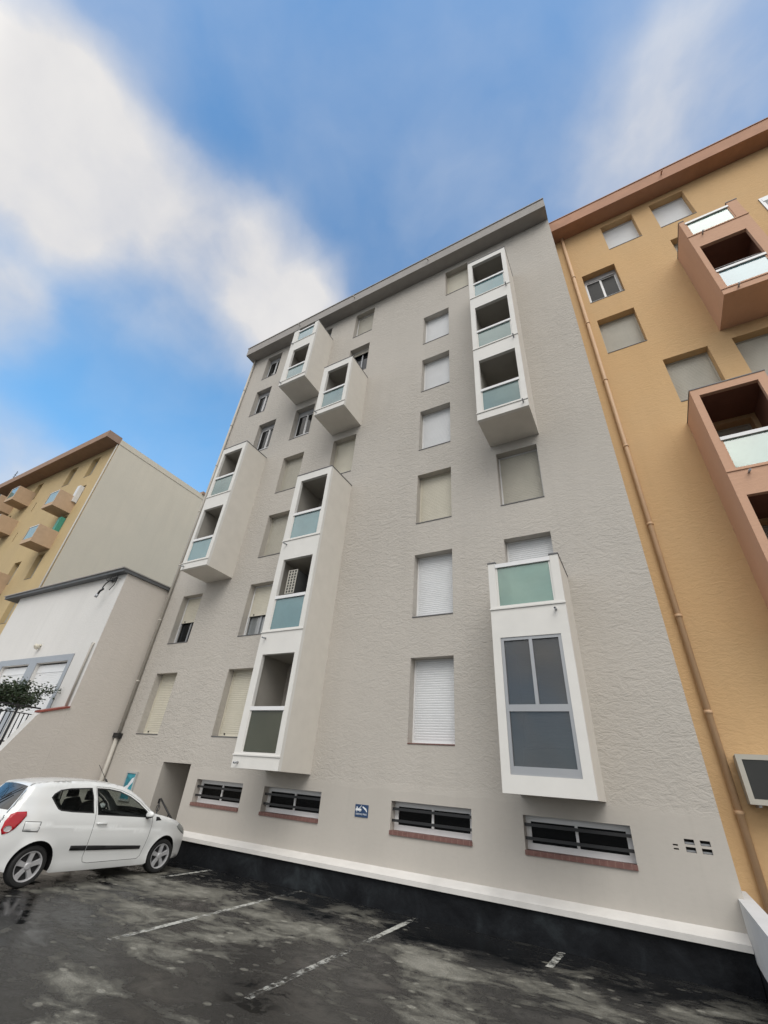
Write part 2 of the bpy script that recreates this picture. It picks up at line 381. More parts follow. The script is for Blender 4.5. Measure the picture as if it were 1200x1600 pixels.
# ================================================================== GREY APARTMENT BUILDING
GX0, GX1, GTOP = -14.84, .65, 20.93
grey = empty('apartment_building', (-7, 0, 0), 'tall light grey rendered apartment block with white box loggias filling the middle', 'building')
T = {1: 4.45, 2: 7.16, 3: 9.88, 4: 12.61, 5: 15.31, 6: 17.99, 7: 20.62}
Bz = {k: v - 1.74 for k, v in T.items()}
Bz[1] = 2.66
cx = {'a': (-13.93, -12.89), 'a_up': (-13.73, -12.73), 'e': (-12.74, -11.71), 'b': (-10.58, -9.54), 'd': (-8.14, -7.13), 'c': (-4.57, -3.50), 'ctop': (-3.62, -2.64), 'r': (-2.16, -1.07)}
def H(col, f): return (*cx[col], Bz[f], T[f])
GW = [  # column, floor, kind, shutter, label, extras
    ('a', 1, 'shut', 'shutc', 'cream shutter, leftmost of the lowest row', dict(knobs=True)), ('a', 2, 'half', 'shutc', None, dict(drop=.55, pane='pane', knobs=True)),
    ('a_up', 6, 'case', None, None, {}), ('a_up', 7, 'case', None, None, {}),
    ('e', 3, 'shut', 'shutb', None, {}), ('e', 4, 'shut', 'shutb', None, {}), ('e', 5, 'case', None, None, {}),
    ('b', 1, 'shut', 'shutc', None, dict(knobs=True)), ('b', 2, 'half', 'shutc', None, dict(drop=.6, pane='paneb', knobs=True)), ('b', 3, 'shut', 'shutb', None, {}), ('b', 4, 'shut', 'shutb', None, {}), ('b', 5, 'case', None, None, {}), ('b', 6, 'shut', 'shutb', None, {}), ('b', 7, 'case', None, None, {}),
    ('d', 1, 'shut', 'shutb', None, {}), ('d', 2, 'case', None, None, {}), ('d', 3, 'shut', 'shutb', None, {}), ('d', 4, 'shut', 'shutc', None, {}), ('d', 5, 'shut', 'shutb', None, {}), ('d', 6, 'half', 'shutb', None, dict(drop=.12, pane='pane')), ('d', 7, 'gap', 'shutb', None, dict(drop=.80)),
    ('c', 1, 'shut', 'shutw', None, dict(sill='brick')), ('c', 2, 'shut', 'shutw', None, {}), ('c', 3, 'shut', 'shutc', None, {}), ('c', 4, 'shut', 'shutw', None, {}), ('c', 5, 'shut', 'shutw', None, {}), ('c', 6, 'shut', 'shutw', None, {}), ('ctop', 7, 'shut', 'shutc', None, {}),
    ('r', 1, 'shut', 'shutw', None, {}), ('r', 2, 'shut', 'shutw', None, {}), ('r', 3, 'shut', 'shutb', None, dict(knobs=True, trim=True)), ('r', 4, 'shut', 'shutb', None, dict(trim=True)), ('r', 5, 'shut', 'shutb', None, {}), ('r', 6, 'shut', 'shutb', None, {}),
]
BAS = [(-10.69, -9.02, 1.10, 1.67), (-8.32, -6.64, 1.10, 1.66), (-4.88, -3.20, 1.09, 1.635), (-2.26, -.59, 1.08, 1.63)]
DOOR = (-12.24, -11.08, .10, 1.99)
VENT = [(.11, .235, 1.475, 1.54), (.11, .235, 1.38, 1.445), (.31, .435, 1.475, 1.54), (.31, .435, 1.38, 1.445), (-.05, .015, 1.443, 1.463), (-.05, .015, 1.395, 1.415)]
holes = [(*H(w[0], w[1]), .36) for w in GW] + [(*b, .34) for b in BAS] + [(*v, .12) for v in VENT]
w = MB(); g = M['grey']
wall_sheet(w, GX0, GX1, 0.0, GTOP, 0, holes + [(*DOOR, .02)], .3, g)
w.f = [f for f in w.f]  # front sheet done
# the doorway is a deep passage: drop its shallow back and add its own lining
i = len(w.f) - 1; w.f.pop(); w.m.pop(); w.sm.pop()
x0, x1, z0, z1 = DOOR; e0, e1 = .02, 2.4
w.face([(x0, e0, z0), (x0, e0, z1), (x0, e1, z1), (x0, e1, z0)], g); w.face([(x1, e0, z0), (x1, e1, z0), (x1, e1, z1), (x1, e0, z1)], g)
w.face([(x0, e0, z1), (x1, e0, z1), (x1, e1, z1), (x0, e1, z1)], g); w.face([(x0, e0, z0), (x0, e1, z0), (x1, e1, z0), (x1, e0, z0)], g)
w.face([(x0, e1, z0), (x1, e1, z0), (x1, e1, z1), (x0, e1, z1)], M['void'])
w.face([(GX1, 0, 0), (GX1, 11, 0), (GX1, 11, GTOP), (GX1, 0, GTOP)], g); w.face([(GX0, 11, 0), (GX0, 0, 0), (GX0, 0, GTOP), (GX0, 11, GTOP)], g)
w.face([(GX1, 11, 0), (GX0, 11, 0), (GX0, 11, GTOP), (GX1, 11, GTOP)], g)
part(w, 'wall', grey)
r = MB(); r.box(GX0 - .12, .655, -.53, 11.2, GTOP + .001, 21.50, M['fascia']); r.box(GX0 - .15, .66, -.56, 11.2, 21.501, 21.555, M['fascia'])
ro = part(r, 'roof', grey)
for sx in (-11.3, -8.0, -4.2):
    s = MB(); s.tube([(sx, -.52, 21.22), (sx, -.66, 21.2), (sx, -.68, 21.1)], .022, M['ptan'], 7); sub(s, 'drain_spout', ro)
for c_, f_, kind, sm_, lab, ex in GW:
    x0, x1, z0, z1 = H(c_, f_)
    window(grey, x0, x1, z0, z1, 0, kind, sm_ or 'shutw', lab, **ex)
# basement windows: sliding panes behind bars on a brick sill
for k, (x0, x1, z0, z1) in enumerate(BAS):
    f = MB(); zb = z0 + .064
    ring(f, x0 + .003, x1 - .003, zb + .002, z1 - .003, .17, .22, .085, M['white'], .09)
    xm = (x0 + x1) / 2; f.box(xm - .022, xm + .022, .165, .215, zb + .0925, z1 - .0885, M['white'])
    wn_ = part(f, 'basement_window', grey)
    for p, q in ((x0 + .089, xm - .024), (xm + .024, x1 - .089)):
        s = MB(); s.box(p, q, .19, .196, zb + .093, z1 - .089, M['blackpane']); sub(s, 'pane', wn_)
    s = MB(); s.box(x0 - .004, x1 + .004, -.028, .0, z0 - .004, zb, M['brick']); s.box(x0 + .002, x1 - .002, .0, .17, z0 + .002, zb, M['brick'], 'f'); sub(s, 'brick_sill', wn_)
    for zz in (zb + .16, zb + .35):
        s = MB(); s.box(x0 + .001, x1 - .001, .06, .085, zz - .023, zz + .023, M['iron']); sub(s, 'security_bar', wn_)
# ledge and plinth
l = MB()
pr = [(0.002, .576), (-.17, .506), (-.195, .490), (-.195, .415), (-.125, .405)]
for (ya, za), (yb, zb) in zip(pr[:-1], pr[1:]): l.face([(-10.99, ya, za), (-10.99, yb, zb), (.58, yb, zb), (.58, ya, za)], M['ledge'])
l.face([(-10.99, a, b) for a, b in pr], M['ledge'])
part(l, 'ledge', grey)
l = MB(); l.box(-10.99, .58, -.125, -.001, 0, .404, M['bitumen'], 'bd'); part(l, 'plinth', grey)
# vents' louvres
for x0, x1, z0, z1 in VENT[:4]:
    s = MB(); s.box(x0 + .005, x1 - .005, .05, .056, z0 + .004, z0 + .028, M['alu']); part(s, 'vent', grey)
# door handrail
s = MB(); s.tube([(-12.02, .06, 1.03), (-12.02, .06, 1.13), (-11.97, .06, 1.14), (-11.28, .06, .72)], .022, M['iron'], 8)
s.tube([(-11.98, .06, .10), (-11.98, .06, 1.1)], .016, M['iron'], 6); s.tube([(-11.5, .06, .10), (-11.5, .06, .85)], .016, M['iron'], 6)
s.tube([(-11.98 + .07 * math.cos(t), .06, .93 + .07 * math.sin(t)) for t in [k * .52 for k in range(13)]], .009, M['iron'], 6)
part(s, 'handrail', grey)
# downpipe on the left corner
s = MB(); px_ = -14.72
s.tube([(px_, -.07, 2.62), (px_, -.07, 20.9)], .05, M['ptan'], 12); s.tube([(px_ + .01, -.08, 0), (px_ + .01, -.08, 2.55)], .065, M['ptan'], 12)
s.box(px_ - .12, px_ + .14, -.16, -.002, 2.53, 2.66, M['iron'])
for z in (4.2, 6.3, 8.5, 11, 13.5, 16, 18.5): s.tube([(px_, -.07, z), (px_, -.07, z + .05)], .062, M['ptan'], 12)
part(s, 'downpipe', grey)
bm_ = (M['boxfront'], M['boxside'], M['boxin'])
DEP = 1.149
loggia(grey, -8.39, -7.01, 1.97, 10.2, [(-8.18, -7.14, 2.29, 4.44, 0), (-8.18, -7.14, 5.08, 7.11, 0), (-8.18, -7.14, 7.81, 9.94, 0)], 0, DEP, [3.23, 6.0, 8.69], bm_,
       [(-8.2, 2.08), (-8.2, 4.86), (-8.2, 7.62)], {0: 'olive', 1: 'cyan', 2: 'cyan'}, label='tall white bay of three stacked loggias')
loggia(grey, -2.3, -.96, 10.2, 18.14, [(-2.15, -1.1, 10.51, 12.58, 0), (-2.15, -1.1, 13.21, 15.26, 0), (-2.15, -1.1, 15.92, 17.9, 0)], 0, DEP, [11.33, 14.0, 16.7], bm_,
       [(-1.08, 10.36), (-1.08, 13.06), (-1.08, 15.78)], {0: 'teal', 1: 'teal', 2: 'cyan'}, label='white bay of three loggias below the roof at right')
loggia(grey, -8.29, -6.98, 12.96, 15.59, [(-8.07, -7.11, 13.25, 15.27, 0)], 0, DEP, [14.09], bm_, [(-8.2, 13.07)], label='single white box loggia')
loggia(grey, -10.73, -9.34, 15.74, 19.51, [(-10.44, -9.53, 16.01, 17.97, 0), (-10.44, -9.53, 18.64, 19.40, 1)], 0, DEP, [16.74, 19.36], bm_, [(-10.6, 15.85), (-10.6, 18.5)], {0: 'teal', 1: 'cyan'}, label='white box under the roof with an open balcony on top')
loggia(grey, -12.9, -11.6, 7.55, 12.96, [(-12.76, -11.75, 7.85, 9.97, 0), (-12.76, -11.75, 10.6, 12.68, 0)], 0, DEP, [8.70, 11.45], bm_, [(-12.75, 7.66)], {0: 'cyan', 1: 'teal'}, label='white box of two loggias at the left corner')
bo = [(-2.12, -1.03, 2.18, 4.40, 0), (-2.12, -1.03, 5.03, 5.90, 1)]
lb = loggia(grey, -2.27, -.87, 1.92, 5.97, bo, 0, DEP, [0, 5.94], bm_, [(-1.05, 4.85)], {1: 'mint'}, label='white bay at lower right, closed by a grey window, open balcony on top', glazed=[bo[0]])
# grey aluminium glazing of the lowest right loggia
yf = -DEP
f = MB(); ring(f, -2.118, -1.032, 2.182, 4.398, yf + .015, yf + .085, .055, M['alu'], .12); f.box(-2.063, -1.087, yf + .014, yf + .084, 3.12, 3.23, M['alu']); f.box(-1.605, -1.545, yf + .014, yf + .084, 3.231, 4.342, M['alu'])
gl = sub(f, 'glazing_frame', lb)
for q in ((-2.062, -1.606, 3.231, 4.342), (-1.544, -1.088, 3.231, 4.342), (-2.062, -1.088, 2.303, 3.119)):
    s = MB(); s.box(q[0], q[1], yf + .05, yf + .056, q[2], q[3], M['greypane']); sub(s, 'pane', lb)

# signs on the grey wall
sg = empty('tow_away_sign', (-5.56, 0, 1.3), 'small blue and white tow away parking sign on the grey wall between two basement windows', 'sign')
s = MB(); s.box(-5.72, -5.405, -.012, -.001, 1.30, 1.515, M['blue']); part(s, 'plate', sg)
s = MB(); ys = -.0145
def poly(mb, pts, y, m): mb.face([(x, y, z) for x, z in pts], m)
poly(s, [(-5.705, 1.405), (-5.565, 1.405), (-5.565, 1.44), (-5.60, 1.445), (-5.66, 1.447), (-5.705, 1.44)], ys, M['signwhite'])
poly(s, [(-5.69, 1.449), (-5.655, 1.449), (-5.66, 1.474), (-5.685, 1.474)], ys, M['signwhite'])
poly(s, [(-5.625, 1.449), (-5.61, 1.447), (-5.562, 1.492), (-5.568, 1.502)], ys, M['signwhite'])
poly(s, [(-5.545, 1.470), (-5.535, 1.488), (-5.45, 1.452), (-5.425, 1.40), (-5.437, 1.392), (-5.46, 1.415)], ys, M['signwhite'])
for cx_, cz_, rr in ((-5.675, 1.398, .017), (-5.595, 1.398, .017)):
    poly(s, [(cx_ + rr * math.cos(t * math.pi / 6), cz_ + rr * math.sin(t * math.pi / 6)) for t in range(12)], ys - .001, M['blue'])
    poly(s, [(cx_ + rr * .6 * math.cos(t * math.pi / 6), cz_ + rr * .6 * math.sin(t * math.pi / 6)) for t in range(12)], ys - .002, M['signwhite'])
part(s, 'pictogram', sg)
cu = bpy.data.curves.new('lettering', 'FONT'); cu.body = 'PARKING PRIVE'; cu.size = .044; cu.align_x = 'CENTER'; cu.extrude = .0008
to = bpy.data.objects.new('lettering_curve', cu); COL.objects.link(to)
bpy.context.view_layer.update()
me = bpy.data.meshes.new_from_object(to); bpy.data.objects.remove(to)
me.materials.append(M['signwhite']); me.transform(Matrix.Translation((-5.5625, -.0145, 1.335)) @ Matrix.Rotation(R(90), 4, 'X') @ Matrix.Scale(.86, 4, (1, 0, 0)))
lt = bpy.data.objects.new('lettering', me); COL.objects.link(lt); at_root(lt, sg)

nb = empty('notice_board', (-13.4, 0, 1.0), 'small framed turquoise notice on the grey wall left of the doorway', 'notice board')
s = MB(); ring(s, -13.66, -13.18, .98, 1.69, -.05, -.002, .045, M['plastic']); part(s, 'frame', nb)
s = MB(); s.box(-13.614, -13.226, -.03, -.004, 1.026, 1.644, M['turq']); part(s, 'poster', nb)
s = MB(); ys = -.032
poly(s, [(-13.59, 1.30), (-13.46, 1.36), (-13.36, 1.52), (-13.26, 1.56), (-13.26, 1.44), (-13.37, 1.34), (-13.45, 1.22), (-13.57, 1.2)], ys, M['signwhite'])
part(s, 'printed_shape', nb)

# ================================================================== AIR CONDITIONERS
ac = empty('air_conditioner', (-7.8, -.7, 6.08), 'beige air conditioner with gridded end, standing inside the middle loggia of the tall bay', 'air conditioner', 'air conditioners')
s = MB(); X0, X1, Y0, Y1, Z0, Z1 = -7.97, -7.65, -1.06, -.26, 6.08, 6.78
s.box(X0, X1, Y0, Y1, Z0, Z1, M['acwhite'], 'fr')
s.face([(X1 - .012, Y0, Z0), (X1 - .012, Y1, Z0), (X1 - .012, Y1, Z1), (X1 - .012, Y0, Z1)], M['acgrille'])
s.face([(X0, Y0 + .02, Z0), (X1, Y0 + .02, Z0), (X1, Y0 + .02, Z1), (X0, Y0 + .02, Z1)], M['acgrille'])
part(s, 'case', ac)
s = MB()
for k in range(4): x = X0 + (X1 - X0 - .03) * k / 3; s.box(x, x + .03, Y0 - .004, Y0 + .012, Z0, Z1, M['acwhite'])
for k in range(9):
    z = Z0 + (Z1 - Z0 - .025) * k / 8
    for j in range(3): x = X0 + (X1 - X0 - .03) * j / 3 + .0305; s.box(x, X0 + (X1 - X0 - .03) * (j + 1) / 3 - .0005, Y0 - .002, Y0 + .01, z, z + .022, M['acwhite'])
part(s, 'grille', ac)
s = MB()
for y in (-.95, -.4): s.box(X0 - .2, X1, y, y + .05, Z0 - .045, Z0 - .001, M['alu'])
for y in (-.95, -.4): s.box(X0 - .2, X0 - .16, y, y + .05, 5.03, Z0 - .046, M['alu']); s.box(X1 - .06, X1 - .02, y, y + .05, 5.03, Z0 - .046, M['alu'])
part(s, 'stand', ac)

ac2 = empty('air_conditioner', (1.6, 1.04, 2.06), 'pale grey air conditioner fixed low on the ochre wall beside the tan downpipe', 'air conditioner', 'air conditioners')
s = MB(); X0, X1, Y0, Y1, Z0, Z1 = 1.15, 2.0, .66, 1.0, 2.06, 2.74
s.box(X0, X1, Y0, Y1, Z0, Z1, M['acwhite'], 'f')
ring(s, X0 - .006, X1 + .006, Z0 - .006, Z1 + .006, Y0 - .03, Y0 + .001, .075, M['acwhite'])
part(s, 'case', ac2)
s = MB(); s.face([(X0 + .06, Y0 - .012, Z0 + .06), (X1 - .06, Y0 - .012, Z0 + .06), (X1 - .06, Y0 - .012, Z1 - .06), (X0 + .06, Y0 - .012, Z1 - .06)], M['acgrille'])
for k in range(44): z = Z0 + .075 + k * .0125; s.box(X0 + .065, X1 - .065, Y0 - .02, Y0 - .0125, z, z + .003, M['acgrille'])
part(s, 'grille', ac2)
for x in (X0 + .1, X1 - .14):
    s = MB(); s.box(x, x + .04, Y0 + .02, 1.049, Z0 - .04, Z0 - .007, M['alu']); part(s, 'bracket', ac2)

# ================================================================== OCHRE APARTMENT BUILDING (right)
OY = 1.05
och = empty('apartment_building', (7, OY, 0), 'ochre apartment block with peach box balconies and rust brown eaves at the right', 'building')
OW = [((2.35, 3.41, 18.93, 20.6), 'shut', 'shutw', {}), ((3.98, 5.02, 18.90, 20.6), 'shut', 'shutw', {}), ((1.26, 2.32, 16.3, 18.0), 'case', None, dict(pane='blackpane')),
      ((1.28, 2.35, 13.58, 15.29), 'shut', 'shutb', {}), ((2.5, 3.55, 10.88, 12.6), 'shut', 'shutb', {}), ((4.09, 5.14, 10.88, 12.6), 'shut', 'shutb', {}),
      ((4.02, 5.06, 16.3, 17.99), 'shut', 'shutb', {}), ((4.06, 5.1, 13.58, 15.29), 'shut', 'shutb', {}), ((6.42, 7.6, 16.9, 18.17), 'case', None, dict(rec=-.03)), ((2.6, 3.64, 8.16, 9.85), 'shut', 'shutb', {}), ((2.6, 3.64, 5.44, 7.1), 'shut', 'shutb', {}), ((2.6, 3.64, 2.7, 4.4), 'shut', 'shutb', {})]
w = MB(); wall_sheet(w, GX1, 14, 0, 20.9, OY, [(*q[0], .36) for q in OW], .3, M['orange'])
w.face([(14, OY, 0), (14, 12, 0), (14, 12, 20.9), (14, OY, 20.9)], M['orange']); w.face([(14, 12, 0), (GX1, 12, 0), (GX1, 12, 20.9), (14, 12, 20.9)], M['orange'])
part(w, 'wall', och)
r = MB(); r.box(GX1 + .008, 14.1, OY - .55, 12.1, 20.901, 21.55, M['rust']); r.box(GX1 + .008, 14.1, OY - .575, 12.1, 21.551, 21.59, M['rust'])
ro = part(r, 'roof', och)
for sx in (4.55, 8.2):
    s = MB(); s.tube([(sx, OY - .54, 21.25), (sx, OY - .68, 21.22), (sx, OY - .7, 21.13)], .022, M['rust'], 7); sub(s, 'drain_spout', ro)
for q, kind, sm_, ex in OW: window(och, *q, OY, kind, sm_ or 'shutw', None, **ex)
s = MB(); s.tube([(1.0, OY - .07, 0), (1.0, OY - .07, 20.89)], .055, M['porange'], 12)
for z in (1.9, 3.4, 5.2, 7.4, 9.8, 12.4, 15.2, 18): s.tube([(1.0, OY - .07, z), (1.0, OY - .07, z + .06)], .068, M['porange'], 12); s.box(.94, 1.06, OY - .07, OY - .001, z + .01, z + .04, M['porange'])
part(s, 'downpipe', och)
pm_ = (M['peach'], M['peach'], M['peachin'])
lp = loggia(och, 3.95, 5.36, 13.0, 16.84, [(4.07, 5.12, 13.27, 15.32, 0), (4.07, 5.12, 16.0, 16.74, 1)], OY, DEP, [14.04, 16.72], pm_, [(4.28, 13.1), (4.28, 15.84)], {0: 'cyan', 1: 'mint'}, label='upper peach box balcony', t=.09)
s = MB(); s.tube([(4.05, OY - DEP + .1, 14.25), (5.14, OY - DEP + .1, 14.22)], .008, M['white'], 6); sub(s, 'clothes_line', lp)
loggia(och, 2.45, 3.83, 4.7, 10.13, [(2.59, 3.66, 5.1, 7.13, 0), (2.59, 3.66, 7.79, 9.93, 0)], OY, DEP, [6.0, 8.62], pm_, [(2.78, 7.62)], {0: 'mint', 1: 'mint'}, label='lower peach box balconies', t=.09)

# ================================================================== LOW WHITE WALL (right)
lw = empty('boundary_wall', (.67, -2, 0), 'low white boundary wall meeting the grey block at its right corner', 'wall')
s = MB(); s.box(.583, .77, -6, 1.0, .315, .93, M['lowwall']); part(s, 'body', lw)
s = MB(); s.box(.588, .765, -6, 1.0, 0, .3145, M['bitumen']); part(s, 'plinth', lw)

# ================================================================== CREAM BUILDING (far left)
CY = 1.03; CX1 = -28.84; CX0 = -45.6
crm = empty('apartment_building', (-37, CY, 0), 'cream and yellow apartment block with a bare end wall behind the white house', 'building')
CW = [(-31.7, -30.72, 18.8, 20.46), (-34.62, -33.66, 18.8, 20.46), (-39.5, -38.6, 18.8, 20.4), (-31.42, -30.5, 16.25, 17.85), (-31.45, -30.7, 13.7, 15.35), (-31.85, -30.93, 10.9, 12.62), (-34.78, -33.82, 10.9, 12.54), (-31.95, -30.96, 8.1, 9.82), (-34.7, -33.7, 8.1, 9.82), (-42.2, -41.2, 16.2, 17.9), (-42.2, -41.2, 13.5, 15.2), (-37.66, -37.5, 17.36, 18.2), (-37.7, -37.54, 14.72, 15.52)]
w = MB(); wall_sheet(w, CX0, CX1, 0, 20.93, CY, [(*q, .34) for q in CW], .34, M['yellow'])
w.face([(CX1, CY, 0), (CX1, 13.2, 0), (CX1, 13.2, 20.93), (CX1, CY, 20.93)], M['cream']); w.face([(CX1, 13.2, 0), (CX0, 13.2, 0), (CX0, 13.2, 20.93), (CX1, 13.2, 20.93)], M['yellow'])
part(w, 'wall', crm)
r = MB(); r.box(CX0, CX1 - .002, CY - .95, CY, 20.931, 21.5, M['tanroof']); r.box(CX0, CX1 + .03, CY + .001, 13.3, 20.931, 21.35, M['cream']); r.box(CX1 - 2, CX1 + .12, 8.3, 13.35, 21.351, 21.6, M['tanroof'])
part(r, 'roof', crm)
for k, q in enumerate(CW):
    if k in (3, 4):
        wd = window(crm, *q, CY, 'case', 'shutw', None, rec=.2)
        s = MB(); s.box(q[1] - .36, q[1] - .01, CY - .3, CY - .02, q[2] + .05, q[3] - .25, M['shutw' if k == 3 else 'green']); sub(s, 'open_shutter', wd)
    elif q[1] - q[0] > .5: window(crm, *q, CY, 'shut', 'shutb', None, rec=.25)
s = MB(); s.tube([(CX1 - .1, CY - .06, 0), (CX1 - .1, CY - .06, 20.9)], .05, M['ptan'], 8); part(s, 'downpipe', crm)
for k, (x0, x1, z0, z1) in enumerate([(-32.0, -30.62, 15.5, 16.72), (-32.0, -30.62, 12.84, 14.05), (-40.2, -38.85, 18.15, 19.4), (-40.2, -38.85, 15.55, 16.8), (-35.4, -34.02, 10.25, 11.5), (-35.4, -34.02, 7.5, 8.75), (-43.2, -41.9, 12.8, 14.05), (-43.2, -41.9, 18.15, 19.4)]):
    s = MB(); d_ = 1.15
    s.box(x0, x1, CY - d_, CY, z0, z0 + .15, M['tanbox'], 'b'); s.box(x0, x0 + .1, CY - d_, CY, z0 + .15, z1, M['tanbox'], 'bd'); s.box(x1 - .1, x1, CY - d_, CY, z0 + .15, z1, M['tanbox'], 'bd')
    s.box(x0 + .1, x1 - .1, CY - d_, CY - d_ + .1, z0 + .15, z0 + .28, M['tanbox'], 'lrd')
    b_ = part(s, 'balcony', crm)
    s = MB(); s.box(x0 + .11, x1 - .11, CY - d_ + .02, CY - d_ + .03, z0 + .29, z1 - .06, M['mint']); sub(s, 'balustrade_pane', b_)
    s = MB(); s.box(x0 + .101, x1 - .101, CY - d_ + .0, CY - d_ + .07, z1 - .055, z1, M['white']); sub(s, 'handrail', b_)

# far grey building at the left edge
fg = empty('apartment_building', (-55, 3, 0), 'dark grey building at the left edge of the photo beyond the cream block', 'building')
FW = [(-49.2, -48.2, 17, 18.6), (-52, -51, 17, 18.6), (-49.2, -48.2, 14.2, 15.8), (-52, -51, 14.2, 15.8)]
w = MB(); wall_sheet(w, -60, -46.4, 0, 21.0, -.9, [(*q, .3) for q in FW], .3, M['greyfar'])
w.face([(-46.4, -.9, 0), (-46.4, 9, 0), (-46.4, 9, 21), (-46.4, -.9, 21)], M['greyfar']); w.face([(-60, 9, 0), (-60, -.9, 0), (-60, -.9, 21), (-60, 9, 21)], M['greyfar'])
part(w, 'wall', fg)
r = MB(); r.box(-60.3, -46.0, -1.7, 9.2, 21.001, 21.7, M['greyfar']); part(r, 'roof', fg)
for q in FW: window(fg, *q, -.9, 'shut', 'shutb', None)
s = MB(); s.tube([(-47, 1, 21.7), (-47, 1, 24.2)], .03, M['iron'], 6)
for k in range(5): s.tube([(-47.4, 1, 22.9 + k * .25), (-46.6, 1, 22.9 + k * .25)], .012, M['iron'], 5)
part(s, 'aerial', fg)

# ================================================================== WHITE HOUSE
HY = -1.76; HX1 = -14.853; HX0 = -22.4; HT = 7.46
hs = empty('house', (-18.6, HY, 0), 'low white flat roofed house with roller shuttered doors left of the grey block', 'house')
w = MB(); DO = [(-18.1, -16.12, 2.0, 4.56), (-20.62, -18.64, 2.0, 4.56)]
wall_sheet(w, HX0, HX1, 0, HT, HY, [(*q, .2) for q in DO], .2, M['house'])
w.face([(HX1, HY, 0), (HX1, 6, 0), (HX1, 6, HT), (HX1, HY, HT)], M['houseside']); w.face([(HX0, 6, 0), (HX0, HY, 0), (HX0, HY, HT), (HX0, 6, HT)], M['house']); w.face([(HX1, 6, 0), (HX0, 6, 0), (HX0, 6, HT), (HX1, 6, HT)], M['house'])
part(w, 'wall', hs)
r = MB(); r.box(HX0 - .95, HX1 + .07, HY - .22, -.005, HT + .001, HT + .11, M['slate']); r.box(HX0 - .95, HX1 - .01, .0, 6.2, HT + .001, HT + .11, M['slate']); r.box(HX0 - 1.0, HX1 + .085, HY - .26, -.004, HT + .111, HT + .15, M['fascia'])
part(r, 'roof', hs)
f = MB(); y0 = HY - .025
f.box(-21.0, -15.92, y0, HY - .001, 4.562, 4.77, M['alu']); f.box(-16.118, -15.92, y0, HY - .001, 2.0, 4.561, M['alu']); f.box(-18.638, -18.102, y0, HY - .001, 2.0, 4.561, M['alu']); f.box(-21.0, -20.622, y0, HY - .001, 2.0, 4.561, M['alu'])
part(f, 'door_surround', hs)
for q in DO:
    s = MB(); slats(s, q[0] + .003, q[1] - .003, 2.0, 4.25, HY + .12, M['shutw'], .06); s.box(q[0] + .003, q[1] - .003, HY + .10, HY + .13, 4.2505, 4.50, M['shutw']); part(s, 'roller_shutter', hs)
s = MB(); s.tube([(-14.99, HY - .05, 3.17), (-15.03, HY - .05, 4.97), (-15.03, HY - .02, 5.03), (-15.12, HY - .02, 5.05)], .035, M['ptan'], 9); part(s, 'downpipe', hs)
s = MB(); s.tube([(-18.5, HY - .001, 5.2), (-18.5, HY - .05, 5.2)], .05, M['shutc'], 10)
s.tube([(-18.5, HY - .05, 5.16), (-18.5, HY - .13, 5.13), (-18.5, HY - .17, 5.1)], .1, M['shutc'], 12, radii=[.06, .11, .07]); part(s, 'wall_lamp', hs)
# wrought bracket with a camera head and loose cables under the eave corner
s = MB(); bx, bz = -15.5, 7.22
s.box(bx - .13, bx + .13, HY - .04, HY - .001, bz + .02, bz + .16, M['iron'])
arc = [(bx + .02 - .21 * math.sin(t), HY - .1 - .05 * t, bz - .16 + .2 * math.cos(t)) for t in [k * .3 for k in range(12)]]
s.tube(arc, .022, M['iron'], 7); e_ = Vector(arc[-1])
s.tube([e_, e_ + Vector((-.12, -.02, -.07)), e_ + Vector((-.16, -.03, -.2))], .035, M['iron'], 8); s.tube([e_ + Vector((-.16, -.03, -.19)), e_ + Vector((-.17, -.05, -.3))], .05, M['alu'], 10)
for k in range(9):
    a = random.uniform(-.45, .45); b = random.uniform(-.45, .45)
    s.tube([(bx + a, HY - random.uniform(.02, .2), bz + random.uniform(.06, .2)), (bx + (a + b) / 2, HY - random.uniform(.03, .22), bz + random.uniform(-.06, .16)), (bx + b, HY - random.uniform(.02, .2), bz + random.uniform(.08, .2))], .008, M['iron'], 5)
s.tube([(bx + .26, HY - .08, bz + .1), (bx + .24, HY - .08, bz - .16), (bx + .1, HY - .1, bz - .34)], .014, M['iron'], 6)
part(s, 'wall_bracket', hs)
# terrace, stair parapet with red coping, railing
tr_ = MB(); tr_.box(-24, -15.17, -9, HY - .002, 0, 2.0, M['houseside']); at_root(tr_.build('terrace', None), hs)
pw = empty('parapet_wall', (-14.95, -3, 0), 'beige parapet wall with slanted end and red tile coping beside the white house', 'wall')
s = MB(); prof = [(-.002 + HY, 0), (-.002 + HY, 3.12), (-2.42, 2.90), (-2.50, 2.86), (-2.98, 1.86), (-3.55, .62), (-3.85, 0)]
xa, xb = -14.853, -15.16
s.face([(xa, y, z) for y, z in prof][::-1], M['houseside']); s.face([(xb, y, z) for y, z in prof], M['houseside'])
for (ya, za), (yb, zb) in zip(prof[1:-1], prof[2:]): s.face([(xa, ya, za), (xb, ya, za), (xb, yb, zb), (xa, yb, zb)], M['house'])
part(s, 'body', pw)
s = MB(); yy = [(HY - .003, 3.122), (-2.46, 2.90)]
for dz, o_ in ((.0, 0),):
    p = [(x, y, z) for (y, z) in yy for x in (-14.82, -15.19)]
    t_ = [(x, y, z + .05) for x, y, z in p]
    for q in ((p[0], p[1], p[3], p[2]), (t_[0], t_[2], t_[3], t_[1]), (p[0], p[2], t_[2], t_[0]), (p[1], t_[1], t_[3], p[3]), (p[0], t_[0], t_[1], p[1]), (p[2], p[3], t_[3], t_[2])): s.face(q, M['redcap'])
part(s, 'coping', pw)
rl = empty('railing', (-15.2, -3.5, 2.0), 'black iron railing with upright bars on the terrace of the white house', 'railing')
